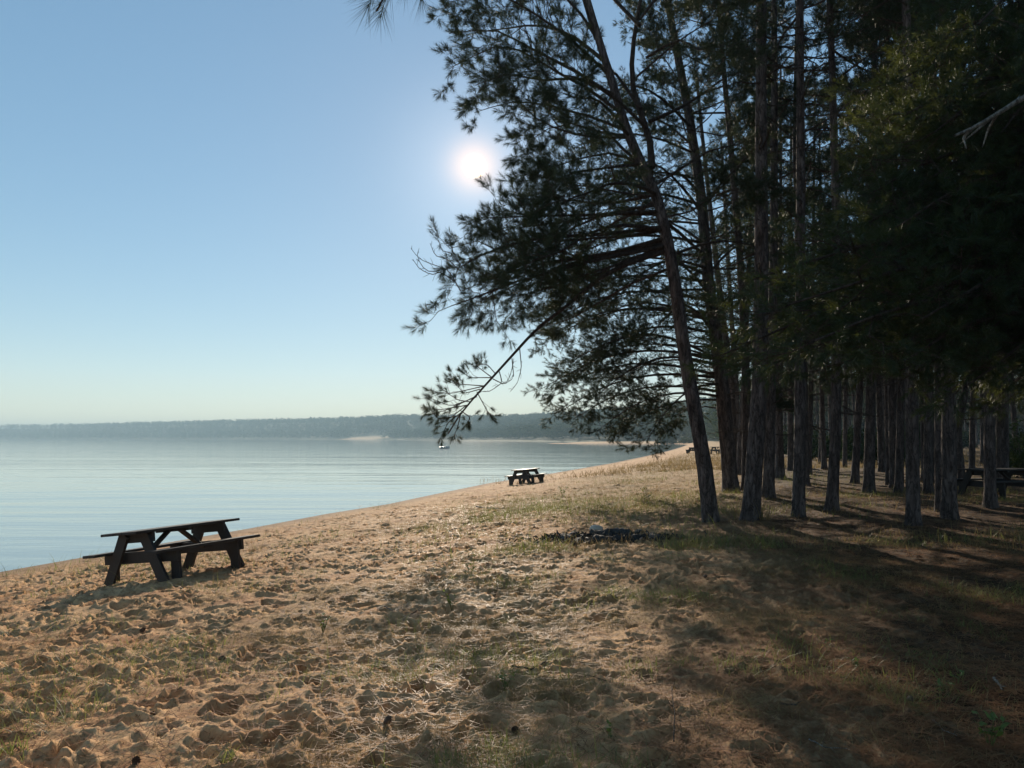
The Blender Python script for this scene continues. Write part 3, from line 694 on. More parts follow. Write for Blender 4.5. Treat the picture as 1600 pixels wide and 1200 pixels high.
# a few more to the right of the frame and behind the viewer that keep the near ground in shade
extra = [(13.5, 12), (11.5, 5.5), (16, 17), (12, -1), (8, -5), (15.5, 7), (18, 11), (19.5, 15.5), (7.3, 2.2), (4.5, -8), (13, -7), (18, 2), (16.8, 22), (22, 19), (12.5, 16.5)]
for k_, (x, y) in enumerate(spots + low_dense + extra):
    q = random.randrange(5); sc = random.uniform(.85, 1.15)
    if k_ >= len(spots) + len(low_dense): lab = 'pine standing in the forest to the right of the view'
    elif y < 55: lab = 'slender pine trunk in the dim middle rows of the forest'
    else: lab = 'distant slim pine trunk deep in the dark forest'
    if q not in used:
        used[q] = tree_object(lab, FOREST, (0, 0, 0), *protos[q], m_red); t = used[q]
    else: t = copy_tree(used[q]); t['label'] = lab
    t['group'] = 'rows of pines deeper in the forest'
    t.location = (x, y, zg(x, y)); t.rotation_euler = (R(random.uniform(-2, 2)), R(random.uniform(-2.5, 2.5)), random.uniform(0, 6.28)); t.scale = (sc, sc, sc * random.uniform(.95, 1.1))

# ------------------------------------------------------------------ far woods on the hills and round the bay (uncountable)
def far_wood(n, region, hmin, hmax, tri):
    X = []; Y = []
    while sum(map(len, X)) < n:
        x, y = region(20000); sd = sdist(x, y); ok = (sd > 14) & (sd < 420) & (np.hypot((x + 285) * .8, (y - 1492) * .6) > 40)
        X.append(x[ok]); Y.append(y[ok])
    x = np.concatenate(X)[:n]; y = np.concatenate(Y)[:n]; z = zbase(x, y)
    hh = rng.uniform(hmin, hmax, n) * (1 + .35 * (fbm(x * .02, y * .02, 3, 4) - .5)); rad = hh * rng.uniform(.22, .34, n)
    kind = rng.random(n) < .4
    u = rng.random((n, tri)); th = rng.random((n, tri)) * 6.283
    zz = .18 + .82 * u; prof = np.where(kind[:, None], 1.05 * (1 - u) ** .8 + .08, np.sqrt(np.clip(1 - (2 * u - .9) ** 2, .1, 1)))
    rad2 = rad[:, None] * prof * np.sqrt(rng.uniform(.3, 1, (n, tri)))
    c_ = np.stack([x[:, None] + rad2 * np.cos(th), y[:, None] + rad2 * np.sin(th), z[:, None] + hh[:, None] * zz], -1)
    s_ = (hh * .16)[:, None, None, None]
    V = c_[:, :, None, :] + rng.normal(0, 1, (n, tri, 3, 3)) * s_ * np.array((.62, .62, .42))
    V = V.reshape(-1, 3); return V, np.arange(len(V)).reshape(-1, 3)
def reg_hill(k_):
    a = R(1) * rng.uniform(-46, 24, k_); r_ = rng.uniform(480, 3000, k_); return r_ * np.sin(a), r_ * np.cos(a)
def reg_front(k_):
    t = rng.random(k_) * (len(shore) - 23) ; return reg_hill(k_)
hv = far_wood(15000, reg_hill, 10, 15, 22)
def reg_near(k_):
    y = rng.uniform(200, 560, k_); return rng.uniform(.26, 1.15, k_) * y, y
nv = far_wood(1500, reg_near, 11, 17, 70)
tag(link('far_woods', mesh_np('far_woods', *join([hv, nv])), None, m_farleaf), 'hazy wooded hills along the far side of the bay', 'woods', kind='stuff')

# understory at the back of the forest
def bush(nleaf, rad, hgt, size):
    th = rng.random(nleaf) * 6.283; ph = np.arccos(rng.random(nleaf)); rr_ = rng.uniform(.45, 1, nleaf) ** .5
    lump = .75 + .4 * np.sin(3 * th + 1) * np.sin(2.2 * ph + .5)
    c_ = np.stack([rad * rr_ * lump * np.sin(ph) * np.cos(th), rad * rr_ * lump * np.sin(ph) * np.sin(th), hgt * (.1 + .9 * rr_ * lump * np.cos(ph))], 1)
    V = c_[:, None, :] + rng.normal(0, size, (nleaf, 3, 3)); return V.reshape(-1, 3), np.arange(nleaf * 3).reshape(-1, 3)
def bush_thing(x, y, rad, hgt, nleaf, size, lab, group=None):
    t = empty('bush', (x, y, zg(x, y))); tag(t, lab, 'bush', group)
    st = np.array([resample([(0, 0, -.05), (.2 * rad * math.cos(a_), .2 * rad * math.sin(a_), .4 * hgt), (.6 * rad * math.cos(a_), .6 * rad * math.sin(a_), .85 * hgt)], 6) for a_ in np.linspace(0, 5.3, 7)])
    v, f = tubes(st, np.linspace(.02, .006, 6)[None] * np.ones((7, 1)), 5)
    link('stems', mesh_np('stems', v, f, True), t, m_twig); link('foliage', mesh_np('foliage', *bush(nleaf, rad, hgt, size)), t, m_farleaf); return t
for k_ in range(26):
    y = random.uniform(48, 120); x = random.uniform(.36 * y, .85 * y)
    bush_thing(x, y, random.uniform(1.5, 3), random.uniform(1.6, 3.4), 2600, .11, 'dark rounded bush in the shaded back of the forest', 'understory bushes')
for (x, y, a_) in [(18.5, 27.5, 1), (20, 29, 1), (22, 31, 1)]:
    bush_thing(x, y, 1.7, 2.3, 3200, .045, 'leafy bush catching a little light at the right edge of the forest', 'understory bushes')
p_ = hit(1042, 694); bush_thing(p_[0], p_[1], 6, 5, 1500, .35, 'dark low shore bush where the far beach meets the spit')
p_ = hit(1072, 693); bush_thing(p_[0], p_[1], 4, 3, 900, .25, 'small reddish shore bush behind the distant picnic table')

# ------------------------------------------------------------------ picnic tables
m_wood, n, l, b = mat('weathered_table_wood')
t = noise(n, l, 6, 5, .65, None, (1, 14, 14)); r_ = ramp(n, l, t.outputs[0], [(.3, (.012, .010, .009)), (.55, (.028, .023, .021)), (.8, (.065, .055, .050))])
l.new(r_.outputs[0], b.inputs['Base Color']); b.inputs['Roughness'].default_value = .62; b.inputs['Specular IOR Level'].default_value = .35; bump(n, l, t.outputs[0], .5, .006, b)
m_steel, n, l, b = mat('bolt_steel'); b.inputs['Base Color'].default_value = (.2, .18, .16, 1); b.inputs['Metallic'].default_value = .8; b.inputs['Roughness'].default_value = .5
def plank(p0, p1, w_, t_, upv=(0, 0, 1), bev=.004):
    """bevelled board from p0 to p1, w_ wide, t_ thick along upv"""
    import bmesh
    p0 = Vector(p0); p1 = Vector(p1); d = p1 - p0; Ln = d.length; x = d.normalized(); z = Vector(upv); z = (z - x * z.dot(x)).normalized(); y = z.cross(x)
    bm = bmesh.new(); bmesh.ops.create_cube(bm, size=1)
    for v in bm.verts: v.co = Vector((v.co.x * Ln, v.co.y * w_, v.co.z * t_))
    bmesh.ops.bevel(bm, geom=bm.edges[:], offset=bev, segments=1, affect='EDGES')
    M = Matrix((x, y, z)).transposed().to_4x4(); M.translation = (p0 + p1) / 2
    bm.transform(M); return bm
def bm_join(name, bms, parent, mt):
    me = bpy.data.meshes.new(name); import bmesh
    out = bmesh.new()
    for q in bms:
        tmp = bpy.data.meshes.new('tmp'); q.to_mesh(tmp); q.free(); out.from_mesh(tmp); bpy.data.meshes.remove(tmp)
    out.to_mesh(me); out.free(); return link(name, me, parent, mt)
def picnic_table(label, Lt=1.85, posts=True):
    t = empty('picnic_table', (0, 0, 0)); tag(t, label, 'picnic table', 'picnic tables on the beach')
    x0 = -Lt / 2; hw = .37; n_ = 5; pw = .148
    bm_join('tabletop', [plank((x0 + random.uniform(-.008, .008), (-2 + k) * (pw + .006), .745), (-x0 + random.uniform(-.008, .008), (-2 + k) * (pw + .006), .745), pw, .04) for k in range(n_)], t, m_wood)
    for s_ in (-1, 1):
        bm_join('bench', [plank((x0, s_ * (.66), .445), (-x0, s_ * (.66), .445), .27, .042)], t, m_wood)
        xe = s_ * (Lt / 2 - .30)
        bm_join('top_cleat', [plank((xe, -.36, .655), (xe, .36, .655), .045, .14)], t, m_wood)
        bm_join('bench_beam', [plank((xe - s_ * .049, -.78, .360), (xe - s_ * .049, .78, .360), .045, .175)], t, m_wood)
        for u in (-1, 1):
            bm_join('leg', [plank((xe - s_ * .003 + s_ * .05, u * .20, .72), (xe + s_ * .047, u * .60, -.04), .045, .185, (0, 1, 0.3))], t, m_wood)
            if posts: bm_join('bench_post', [plank((xe - s_ * .1, u * .66, .42), (xe - s_ * .1, u * .66, -.04), .045, .17, (0, 1, 0))], t, m_wood)
        bm_join('brace', [plank((xe - s_ * .11, 0, .36), (s_ * .10, 0, .70), .09, .045, (0, 0, 1))], t, m_wood)
    bm_join('centre_batten', [plank((0, -.36, .70), (0, .36, .70), .09, .045)], t, m_wood)
    return t
def set_on(t, x, y, ang, tilt_scale=1.0, dz=0.0):
    e = .9; c_ = np.array((x, y)); ax = np.array((math.cos(ang), math.sin(ang))); ay = np.array((-ax[1], ax[0]))
    z0 = zg(*c_); gx = (zg(*(c_ + ax * e)) - zg(*(c_ - ax * e))) / (2 * e) * tilt_scale; gy = (zg(*(c_ + ay * e)) - zg(*(c_ - ay * e))) / (2 * e) * tilt_scale
    X = Vector((ax[0], ax[1], gx)).normalized(); Yv = Vector((ay[0], ay[1], gy)); Z = X.cross(Yv).normalized(); Yv = Z.cross(X)
    M = Matrix((X, Yv, Z)).transposed().to_4x4(); M.translation = (x, y, z0 + dz); t.matrix_world = M
    t.location = (x, y, z0 + dz); t.rotation_euler = M.to_euler()
t1 = picnic_table('dark weathered picnic table on the near beach by the water, largest and closest')
set_on(t1, -5.0, 11.62, math.atan2(1.66, .86), 1.0); t1.scale = (1, 1, .94)
t2 = picnic_table('second picnic table farther along the beach, its top catching the sun', 1.9)
p_ = hit(823, 756); set_on(t2, p_[0], p_[1] + .6, R(62), .6)
for px, py, an_, lab in [(1082, 708, 70, 'tiny distant picnic table just left of the leaning pine trunk'), (1124, 709, 20, 'tiny distant picnic table in the dry grass between two trunks')]:
    t3 = copy_tree(t2); t3['label'] = lab; p_ = hit(px, py); set_on(t3, p_[0], p_[1], R(an_), 0)
# bench table hidden in the dark wood
t4 = copy_tree(t2); t4['label'] = 'shadowed picnic table in the forest behind the rightmost trunk'; p_ = hit(1566, 778); set_on(t4, p_[0] + .2, p_[1] + .5, R(15), 0)

# ------------------------------------------------------------------ moored boat
def loft(sections, closed=False):
    V = np.vstack(sections); k_ = len(sections[0]); f = []
    for a in range(len(sections) - 1):
        for q in range(k_ - 1): f.append((a * k_ + q, a * k_ + q + 1, (a + 1) * k_ + q + 1, (a + 1) * k_ + q))
    return V, np.array(f)
m_hull, n, l, b = mat('boat_paint'); b.inputs['Base Color'].default_value = (.42, .44, .45, 1); b.inputs['Roughness'].default_value = .35
p_ = P(696, 699, 260); bt = empty('boat', (p_[0], 200, WATER)); bt.location.x = (696 - 800) / F * 200
tag(bt, 'tiny pale boat moored on the bay below the drooping branch tip', 'boat')
sec = []
for s_ in np.linspace(-1, 1, 9):
    wd2 = .62 * (1 - max(0, s_) ** 2.2); sh = .42 + .18 * max(0, s_)
    sec.append(np.array([(s_ * 1.35, wd2 * a_, z_) for a_, z_ in ((-1, sh), (-.85, .1), (-.4, -.1), (0, -.15), (.4, -.1), (.85, .1), (1, sh), (.9, sh - .02), (.7, .15), (0, .08), (-.7, .15), (-.9, sh - .02), (-1, sh))]))
v, f = loft(sec); link('hull', mesh_np('hull', v, f, True), bt, m_hull)
tb = np.array([[(-.2, 0, .2), (-.2, 0, .9), (-.2, 0, 1.5)]], float); v, f = tubes(tb, np.array([[.03, .03, .02]]), 8); link('post', mesh_np('post', v, f), bt, m_hull)
bm_join('bench', [plank((-.4, -.5, .32), (-.4, .5, .32), .22, .03)], bt, m_hull); bm_join('windscreen', [plank((.35, -.45, .55), (.35, .45, .55), .03, .28)], bt, m_hull)
bt.rotation_euler.z = R(35)

# ------------------------------------------------------------------ ground cover: straw, grass, fallen needles (uncountable)
def zfull(x, y):
    sd = sdist(x, y); return zbase(x, y, sd) + detail(x, y, sd, duffmask(x, y))
def blades(x, y, h, lean, az, wd_, seg=3, droop=.5):
    n_ = len(x); z = zfull(x, y) - .008
    s = np.linspace(0, 1, seg + 1)[None, :]
    out = (np.sin(lean)[:, None] * s + droop * np.sin(lean)[:, None] * s ** 2) * h[:, None]; up = np.cos(lean)[:, None] * (s - droop * .5 * s ** 2) * h[:, None]
    dx = np.sin(az)[:, None]; dy = np.cos(az)[:, None]
    C_ = np.stack([x[:, None] + dx * out, y[:, None] + dy * out, z[:, None] + up], -1)
    a2 = az + rng.normal(math.pi / 2, .6, n_); sx = np.stack([np.sin(a2), np.cos(a2), np.zeros(n_)], -1)[:, None, :]
    ww = wd_[:, None, None] * .5 * (1 - .88 * s[..., None])
    V = np.stack([C_ - sx * ww, C_ + sx * ww], 2).reshape(n_, -1, 3)
    k_ = 2 * (seg + 1); b0 = np.arange(n_)[:, None, None] * k_; q = np.arange(seg)[None, :, None] * 2
    f = np.concatenate([b0 + q, b0 + q + 1, b0 + q + 3, b0 + q + 2], -1).reshape(-1, 4)
    return V.reshape(-1, 3), f
def scatter(n, ymin, ymax, dens, spread=.72, power=1.0):
    X = []; Y = []; tot = 0
    while tot < n:
        u = rng.random(60000); y = ymin * (ymax / ymin) ** (u ** power); x = rng.uniform(-spread, spread, 60000) * y
        sd = sdist(x, y); ok = (rng.random(60000) < dens(x, y, sd)) & (sd > .8)
        X.append(x[ok]); Y.append(y[ok]); tot += ok.sum()
    return np.concatenate(X)[:n], np.concatenate(Y)[:n]
def clump(x, y, f, a, b_, seed): return sstep(a, b_, fbm(x * f, y * f, 3, seed))
d_straw = lambda x, y, sd: grassmask(x, y, sd) * (1 - .35 * duffmask(x, y)) * (.10 + clump(x, y, 1.6, .38, .66, 31)) + .035
d_green = lambda x, y, sd: np.clip(clump(x, y, .9, .52, .66, 41) * (grassmask(x, y, sd) + .12) * (1 - .5 * duffmask(x, y)) + 1.0 * np.exp(-((y - 19 - .3 * x) / 2.2) ** 2) * (sd > 8.5) * (1 - duffmask(x, y)), 0, 1)
d_lit = lambda x, y, sd: duffmask(x, y) * (.25 + .75 * clump(x, y, 1.2, .35, .6, 51)) + .2 * grassmask(x, y, sd) + .16
sets = []
x, y = scatter(125000, 2.6, 12, d_straw); n_ = len(x); h_ = rng.gamma(2.2, .032, n_).clip(.03, .26)
sets.append(blades(x, y, h_, rng.uniform(.1, 1.45, n_), rng.random(n_) * 6.28, rng.uniform(.0016, .0036, n_), 3, .9))
x, y = scatter(44000, 11, 45, d_straw); n_ = len(x); h_ = rng.gamma(2.5, .05, n_).clip(.05, .35)
sets.append(blades(x, y, h_, rng.uniform(.1, 1.1, n_), rng.random(n_) * 6.28, rng.uniform(.004, .010, n_), 2, .4))
x, y = scatter(26000, 40, 150, d_straw); n_ = len(x); h_ = rng.gamma(3, .08, n_).clip(.1, .5)
sets.append(blades(x, y, h_, rng.uniform(.1, .8, n_), rng.random(n_) * 6.28, rng.uniform(.02, .05, n_), 2, .4))
tag(link('dry_grass', mesh_np('dry_grass', *join(sets)), None, m_straw), 'dry straw coloured grass scattered over the dune', 'grass', kind='stuff')
sets = []
x, y = scatter(25000, 2.6, 12, d_green); n_ = len(x); h_ = rng.gamma(2.5, .035, n_).clip(.03, .28)
sets.append(blades(x, y, h_, rng.uniform(.1, 1.1, n_), rng.random(n_) * 6.28, rng.uniform(.0025, .006, n_), 3, .6))
x, y = scatter(17000, 11, 40, d_green); n_ = len(x); h_ = rng.gamma(3, .055, n_).clip(.05, .42)
sets.append(blades(x, y, h_, rng.uniform(.05, .9, n_), rng.random(n_) * 6.28, rng.uniform(.005, .012, n_), 2, .5))
tag(link('green_grass', mesh_np('green_grass', *join(sets)), None, m_green), 'low olive green grass tufts on the dune', 'grass', kind='stuff')
# fallen pine needles, dark twigs
x, y = scatter(120000, 2.6, 26, d_lit, .78); n_ = len(x)
a_ = rng.random(n_) * 6.28; ln = rng.uniform(.06, .13, n_) * (1 + y * .03); z = zfull(x, y) + rng.uniform(.002, .014, n_); wdt = .0022 * (1 + y * .12)
dz = rng.normal(0, .1, n_)
A = np.stack([x, y, z], 1); D = np.stack([np.sin(a_), np.cos(a_), dz], 1) * ln[:, None]; Sd = np.stack([np.cos(a_), -np.sin(a_), np.zeros(n_)], 1) * wdt[:, None]
V = np.stack([A - Sd, A + Sd, A + D], 1).reshape(-1, 3)
tag(link('fallen_needles', mesh_np('fallen_needles', V, np.arange(len(V)).reshape(-1, 3)), None, m_litter), 'rust brown fallen pine needles on the forest floor', 'needle litter', kind='stuff')

# tall grass tufts (things)
def tuft(px, py, n_, hh, mt, lab, w_=.006, spread=.12):
    p_ = hit(px, py); bx_, by_ = p_[0], p_[1]
    x = bx_ + rng.normal(0, spread, n_).clip(-1.6 * spread, 1.6 * spread); y = by_ + rng.normal(0, spread, n_).clip(-1.6 * spread, 1.6 * spread)
    v, f = blades(x, y, hh * rng.uniform(.5, 1.15, n_), rng.uniform(.02, .55, n_), rng.random(n_) * 6.28, rng.uniform(.6, 1.2, n_) * w_, 4, .6)
    o = link('grass_tuft', mesh_np('grass_tuft', v - np.array((bx_, by_, p_[2])), f), None, mt); o.location = (bx_, by_, p_[2]); tag(o, lab, 'grass tuft', 'grass tufts on the dune'); return o
tuft(1188, 812, 110, .62, m_straw, 'tall pale grass tuft at the foot of the thick pine', .010, .10)
tuft(1160, 806, 50, .42, m_straw, 'smaller dry tuft on the left side of the thick pine foot', .009)
tuft(1130, 800, 60, .40, m_green, 'green tuft just right of the leaning pine foot', .010, .2)
tuft(398, 862, 26, .55, m_straw, 'tall bent dry stalks beside the right end of the near picnic table', .006, .12)
tuft(350, 915, 60, .22, m_straw, 'flattened pale dry tuft in front of the near picnic table', .006, .10)
tuft(770, 752, 24, .6, m_straw, 'thin bare stalks left of the second picnic table at the water edge', .02, .5)
tuft(1397, 815, 30, .22, m_straw, 'thin dry tuft left of the rough dark trunk foot', .007, .12)
tuft(356, 1192, 22, .20, m_green, 'bright green blades at the bottom edge in open sand', .007, .03)
tuft(5, 1185, 60, .16, m_green, 'green tuft in the bottom left corner', .008, .08)
tuft(420, 1090, 24, .16, m_green, 'small green tuft in the open foreground sand', .004, .06)
tuft(640, 985, 40, .18, m_green, 'green tuft at the lower edge of the middle grass patch', .005, .12)

# leafy weeds (things)
def weed(px, py, n_, size, lab, hgt=.12):
    p_ = hit(px, py); t = empty('weed', tuple(p_)); tag(t, lab, 'weed', 'leafy weeds in the sand')
    st = []; V = []; Fc = []; o = 0
    for k_ in range(max(3, n_ // 4)):
        a_ = random.uniform(0, 6.28); tp_ = np.array((math.cos(a_) * hgt * .5, math.sin(a_) * hgt * .5, hgt * random.uniform(.6, 1.1))); st.append(resample([(0, 0, -.03), tp_ * .5 + np.array((0, 0, .1 * hgt)), tp_], 6))
    st = np.array(st)
    for k_ in range(n_):
        q = st[k_ % len(st)][random.choice([2, 3, 4, 5])]; a_ = random.uniform(0, 6.28); el = random.uniform(-.1, .9); ln_ = size * random.uniform(.6, 1.2); wd2 = ln_ * .24
        d = np.array((math.cos(a_) * math.cos(el), math.sin(a_) * math.cos(el), math.sin(el))); s_ = np.array((-math.sin(a_), math.cos(a_), 0)); nn_ = np.cross(s_, d)
        pts_ = [q, q + d * ln_ * .35 + s_ * wd2 + nn_ * .1 * ln_, q + d * ln_ * .7 + s_ * wd2 * .8, q + d * ln_ - UP * .15 * ln_, q + d * ln_ * .7 - s_ * wd2 * .8, q + d * ln_ * .35 - s_ * wd2 + nn_ * .1 * ln_, q + d * ln_ * .5 - nn_ * .05 * ln_]
        V += pts_; Fc += [(o, o + 1, o + 6), (o + 1, o + 2, o + 6), (o + 2, o + 3, o + 6), (o + 3, o + 4, o + 6), (o + 4, o + 5, o + 6), (o + 5, o, o + 6)]; o += 7
    v, f = tubes(st, np.linspace(.003, .0012, 6)[None] * np.ones((len(st), 1)), 5)
    link('stem', mesh_np('stem', v, f, True), t, m_green); link('leaves', mesh_np('leaves', np.array(V), np.array(Fc)), t, m_leaf)
for a in [(706, 950, 26, .05, 'bright green weed at the edge of the middle shadow patch', .16), (735, 898, 20, .05, 'small green weed left of the middle shadow', .12), (1478, 1082, 9, .05, 'yellow green seedling by a pale twig on the dark right ground', .10),
          (1495, 1068, 7, .04, 'second yellow green seedling on the dark right ground', .08), (1548, 1165, 24, .07, 'broad leaved grey green weed in the lower right corner', .16), (950, 1155, 12, .045, 'small green weed near the bottom centre', .09),
          (790, 1078, 24, .04, 'low green weed in sand just left of the bottom centre', .11), (880, 775, 40, .09, 'bright leafy weed in the grass band before the second table', .35), (1010, 785, 40, .09, 'leafy weed right of centre in the grass band', .35),
          (462, 935, 10, .04, 'small bright weed in front of the near picnic table', .07), (1335, 1045, 9, .04, 'little leaf rosette in the shaded right foreground', .07), (118, 1060, 8, .035, 'tiny green sprig in the sand at the left', .06),
          (505, 985, 26, .04, 'green weed at the left end of the grass patch', .14), (1290, 1010, 6, .04, 'lone pale leaf plant in the middle of the shade', .06)]:
    weed(*a)

# sticks (things)
def stick(pts, rad, lab, mt, lift=.012):
    w_ = []
    for px, py in pts:
        p_ = hit(px, py); w_.append((p_[0], p_[1], float(zfull(np.array([p_[0]]), np.array([p_[1]]))[0]) + lift))
    w_ = np.array(w_); q = resample(w_, 14); q = q + np.cumsum(rng.normal(0, rad * .35, q.shape), 0); c0 = q[0].copy()
    v, f = tubes(q[None] - c0, np.linspace(rad, rad * .45, 14)[None], 8)
    tw_ = fan(q[None] - c0, 3, .3, .9, .2, .7, .15, 0, 4, .08, .04, .2); v2, f2 = tubes(tw_, np.linspace(rad * .4, rad * .15, 4)[None] * np.ones((3, 1)), 5)
    v, f = join([(v, f), (v2, f2)])
    o = link('stick', mesh_np('stick', v, f, True), None, mt); o.location = tuple(c0); tag(o, lab, 'stick', 'fallen sticks on the ground')
stick([(1382, 1053), (1405, 1064), (1440, 1072)], .006, 'pale bent stick beside the yellow green seedling', m_dead)
stick([(1553, 1062), (1562, 1072), (1570, 1084)], .010, 'short pale stick at the right edge of the ground', m_dead)
stick([(1458, 1125), (1475, 1142), (1495, 1152)], .005, 'thin whitish curved stick above the lower right weed', m_dead)
stick([(1218, 1102), (1245, 1102), (1278, 1100)], .007, 'straight dark stick in the shaded foreground', m_twig)
stick([(1264, 1162), (1290, 1172), (1326, 1173)], .004, 'long thin pale stalk near the bottom right of centre', m_dead)
stick([(160, 915), (135, 925), (105, 935)], .016, 'grey driftwood stick under the near end of the big picnic table', m_dead)
stick([(1421, 818), (1430, 800), (1433, 790)], .014, 'pale stick against the foot of the rough dark trunk', m_dead, .03)
stick([(745, 793), (765, 794), (782, 797)], .022, 'pale stick lying at the left end of the grass band', m_dead, .03)
stick([(905, 1050), (925, 1062), (950, 1066)], .005, 'thin stick at the edge of the shadow in the foreground', m_twig)
stick([(800, 1046), (830, 1050), (855, 1036)], .008, 'curved brown stick in the centre foreground sand', m_twig)
stick([(1053, 1180), (1055, 1140), (1050, 1085)], .004, 'dark dry stalk lying toward the viewer near the bottom', m_twig, .05)
stick([(600, 955), (622, 962), (640, 958)], .006, 'light curved stick in the middle grass patch', m_dead)
stick([(620, 968), (650, 958), (665, 942)], .005, 'thin brown twig by the light curved stick', m_twig)

# pine cones (things)
m_cone, n, l, b = mat('cone_brown'); b.inputs['Base Color'].default_value = (.11, .065, .04, 1); b.inputs['Roughness'].default_value = .8
def cone_mesh():
    V = []; Fc = []; o = 0
    for k_ in range(60):
        s_ = k_ / 60; a_ = k_ * 2.399; rd = .021 * math.sin(math.pi * (.12 + .83 * s_)); z_ = .052 * s_
        d = np.array((math.cos(a_), math.sin(a_), .35)); t_ = np.array((-math.sin(a_), math.cos(a_), 0)); c_ = np.array((0, 0, z_))
        V += [c_, c_ + d * rd * .8 + t_ * .006, c_ + d * rd * 1.15 + UP * .004, c_ + d * rd * .8 - t_ * .006, c_ + d * rd * .8 - UP * .004]
        Fc += [(o, o + 1, o + 2), (o, o + 2, o + 3), (o, o + 4, o + 1), (o, o + 3, o + 4), (o + 1, o + 4, o + 2), (o + 4, o + 3, o + 2)]; o += 5
    return mesh_np('pine_cone', np.array(V), np.array(Fc))
cm = cone_mesh()
for px, py, lab in [(243, 1112, 'larger pine cone in the left foreground sand'), (214, 1187, 'pine cone at the bottom edge of the sand'), (218, 987, 'pine cone in front of the near picnic table shadow'), (358, 1048, 'small pine cone left of the grass patch'), (341, 1032, 'pine cone nearest the left grass clump'),
                    (1418, 1098, 'pine cone among the needles at lower right'), (800, 1145, 'pine cone in the bottom centre hollow'), (600, 1141, 'pine cone in sand below the grass patch'), (1100, 905, 'pine cone in the dark ground beyond the shadow line')]:
    p_ = hit(px, py); o = link('pine_cone', cm, None, m_cone); z_ = float(zfull(np.array([p_[0]]), np.array([p_[1]]))[0])
    o.location = (p_[0], p_[1], z_ + .018); o.rotation_euler = (R(random.uniform(70, 100)), 0, random.uniform(0, 6)); tag(o, lab, 'pine cone', 'pine cones on the sand')

# old fire place: charred logs and blackened stones
m_char, n, l, b = mat('charred_wood'); t = noise(n, l, 30, 4); r_ = ramp(n, l, t.outputs[0], [(.35, (.012, .012, .013)), (.6, (.035, .033, .032)), (.8, (.10, .095, .09))]); l.new(r_.outputs[0], b.inputs['Base Color']); b.inputs['Roughness'].default_value = .8; bump(n, l, t.outputs[0], .7, .02, b)
def put_log(pts, rad, lab, nm='charred_log', cat='log', mt=None, lift=.025):
    w_ = []
    for px, py in pts:
        p_ = hit(px, py); w_.append((p_[0], p_[1], p_[2] + lift))
    q = resample(w_, 12); c0 = q[0].copy(); k_ = 12
    v, f = tubes(q[None] - c0, (rad * (1 + rng.normal(0, .18, 12)))[None], k_)
    v = v + rng.normal(0, rad * .13, v.shape)
    v = np.vstack([v, (q[0] - c0), (q[-1] - c0)]); f = np.vstack([f, [(len(v) - 2, (a + 1) % k_, a, a) for a in range(k_)], [(len(v) - 1, 11 * k_ + a, 11 * k_ + (a + 1) % k_, 11 * k_ + (a + 1) % k_) for a in range(k_)]])
    me = bpy.data.meshes.new(nm); me.from_pydata([tuple(a) for a in v], [], [tuple(dict.fromkeys(map(int, a))) for a in f]); me.shade_smooth()
    o = link(nm, me, None, mt or m_char); o.location = tuple(c0); tag(o, lab, cat, 'remains of the old fire place')
put_log([(915, 850), (945, 848), (975, 846)], .08, 'black charred log lying across the front of the old fire place')
put_log([(925, 838), (960, 834), (985, 838)], .07, 'thinner charred log at the back of the old fire place')
put_log([(990, 845), (1010, 840), (1032, 846)], .06, 'short charred log at the right end of the old fire place')
def stone(px, py, s_, lab, mt):
    import bmesh
    p_ = hit(px, py); bm = bmesh.new(); bmesh.ops.create_icosphere(bm, subdivisions=3, radius=s_)
    o1 = random.uniform(0, 40)
    for v_ in bm.verts:
        k_ = 1 + .5 * (float(fbm(np.array([v_.co.x / s_ * 1.4 + o1]), np.array([v_.co.y / s_ * 1.4 + v_.co.z / s_ * 1.1]), 3)[0]) - .5); v_.co *= k_; v_.co.z *= .6
    me = bpy.data.meshes.new('stone'); bm.to_mesh(me); bm.free(); me.shade_smooth()
    o = link('stone', me, None, mt); o.location = (p_[0], p_[1], p_[2] + s_ * .2); tag(o, lab, 'stone', 'stones of the old fire place'); o.rotation_euler.z = random.uniform(0, 6)
m_stone, n, l, b = mat('sooty_stone'); t = noise(n, l, 12, 4); r_ = ramp(n, l, t.outputs[0], [(.3, (.03, .03, .033)), (.7, (.12, .115, .11))]); l.new(r_.outputs[0], b.inputs['Base Color']); b.inputs['Roughness'].default_value = .85; bump(n, l, t.outputs[0], .5, .01, b)
m_pale, n, l, b = mat('pale_stone'); b.inputs['Base Color'].default_value = (.5, .44, .36, 1); b.inputs['Roughness'].default_value = .8
for px, py, s_, lab in [(886, 843, .10, 'sooty stone at the left end of the fire place'), (897, 838, .09, 'dark stone beside the left end stone'), (905, 846, .08, 'small dark stone before the charred logs'), (876, 840, .07, 'small outer stone left of the fire place'),
                       (972, 832, .09, 'dark stone behind the charred logs'), (1000, 834, .09, 'dark stone right of the logs at the back'), (1020, 838, .08, 'last dark stone toward the shadow')]:
    stone(px, py, s_, lab, m_stone)
stone(931, 829, .12, 'pale flat stone catching sun on the rim of the fire place', m_pale)
# charcoal crumbs
c0 = hit(945, 842); n_ = 2200
x = c0[0] + rng.normal(0, .5, n_); y = c0[1] + rng.normal(0, .25, n_); z = zfull(x, y) + .012
V = (np.stack([x, y, z], 1)[:, None, :] + rng.normal(0, 1, (n_, 4, 3)) * rng.uniform(.008, .04, (n_, 1, 1))); F4 = np.array([(0, 1, 2), (0, 2, 3), (0, 3, 1), (1, 3, 2)])[None] + np.arange(n_)[:, None, None] * 4
tag(link('charcoal', mesh_np('charcoal', V.reshape(-1, 3), F4.reshape(-1, 3)), None, m_char), 'scattered black charcoal crumbs round the old fire place', 'charcoal', kind='stuff')

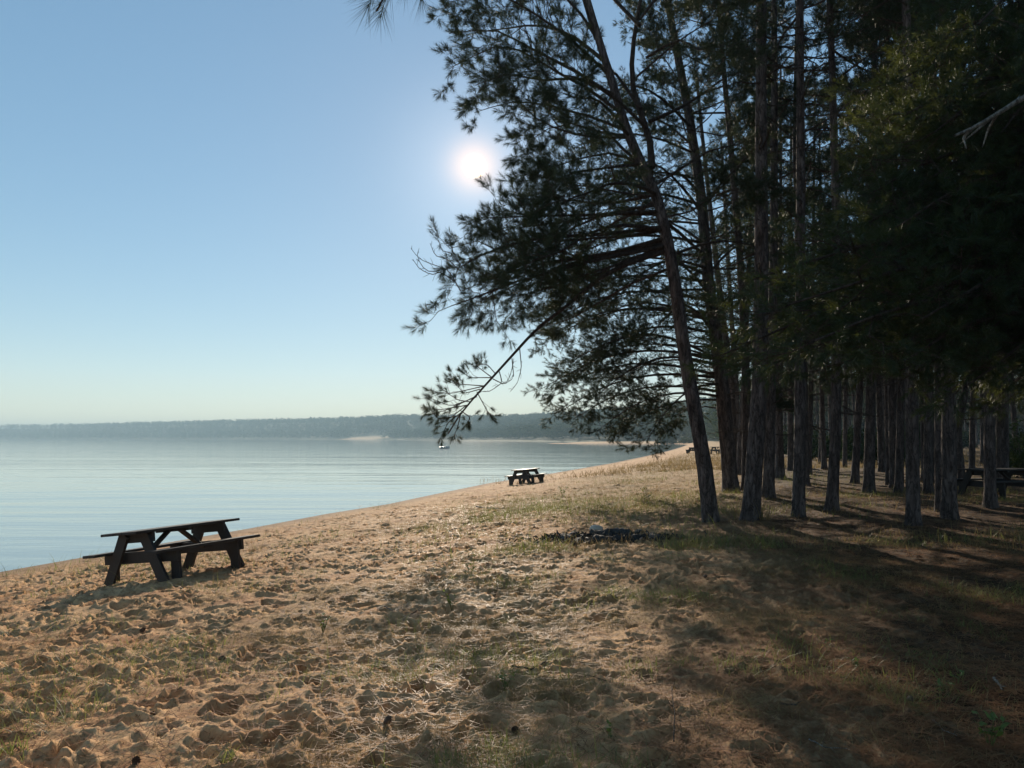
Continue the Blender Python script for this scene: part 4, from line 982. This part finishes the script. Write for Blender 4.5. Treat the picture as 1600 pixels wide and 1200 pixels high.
# glints on tiny shore wavelets, painted as a broken line of pale slivers
m_glint, n, l, b = mat('painted_glint'); b.inputs['Base Color'].default_value = (.45, .48, .48, 1); b.inputs['Roughness'].default_value = .8
V = []; Fc = []; o = 0
seg = shore[7:12]
for a, b_ in zip(seg[:-1], seg[1:]):
    d = b_ - a; Ln = np.hypot(*d); d = d / Ln; nn_ = np.array((-d[1], d[0])); q = 0
    while q < Ln:
        ln = rng.uniform(.15, .8); wd2 = rng.uniform(.006, .022); off = rng.uniform(-.02, .10)
        c0_ = a + d * q + nn_ * off; c1_ = a + d * min(q + ln, Ln) + nn_ * (off + rng.normal(0, .03)); mid_ = (c0_ + c1_) / 2
        for p2 in (c0_, mid_ - nn_ * wd2, c1_, mid_ + nn_ * wd2): V.append((p2[0], p2[1], WATER + .006))
        V.append((mid_[0], mid_[1], WATER + .014)); Fc += [(o, o + 1, o + 4), (o + 1, o + 2, o + 4), (o + 2, o + 3, o + 4), (o + 3, o, o + 4)]; o += 5
        q += ln + rng.exponential(.9)
tag(link('painted_glints', mesh_np('painted_glints', np.array(V), np.array(Fc)), None, m_glint), 'broken line of painted glints on tiny wavelets along the beach edge', 'painted_glints', kind='stuff')

# ------------------------------------------------------------------ haze
HAZE = True
if HAZE:
    x0, x1, y0, y1, z0, z1 = -9900, 9900, -9900, 9900, -5.0, 72.0
    v = np.array([(x, y, z) for x in (x0, x1) for y in (y0, y1) for z in (z0, z1)]); f = np.array([(0, 1, 3, 2), (4, 6, 7, 5), (0, 4, 5, 1), (2, 3, 7, 6), (0, 2, 6, 4), (1, 5, 7, 3)])
    mh = bpy.data.materials.new('haze'); mh.use_nodes = True; nn_ = mh.node_tree.nodes; nn_.remove(nn_['Principled BSDF'])
    pv = nn_.new('ShaderNodeVolumePrincipled'); pv.inputs['Color'].default_value = (.58, .77, .87, 1); pv.inputs['Density'].default_value = .00034; pv.inputs['Anisotropy'].default_value = 0
    mh.node_tree.links.new(pv.outputs[0], nn_['Material Output'].inputs['Volume'])
    tag(link('haze', mesh_np('haze', v, f), None, mh), 'thin pale haze over the bay', 'haze', kind='stuff')
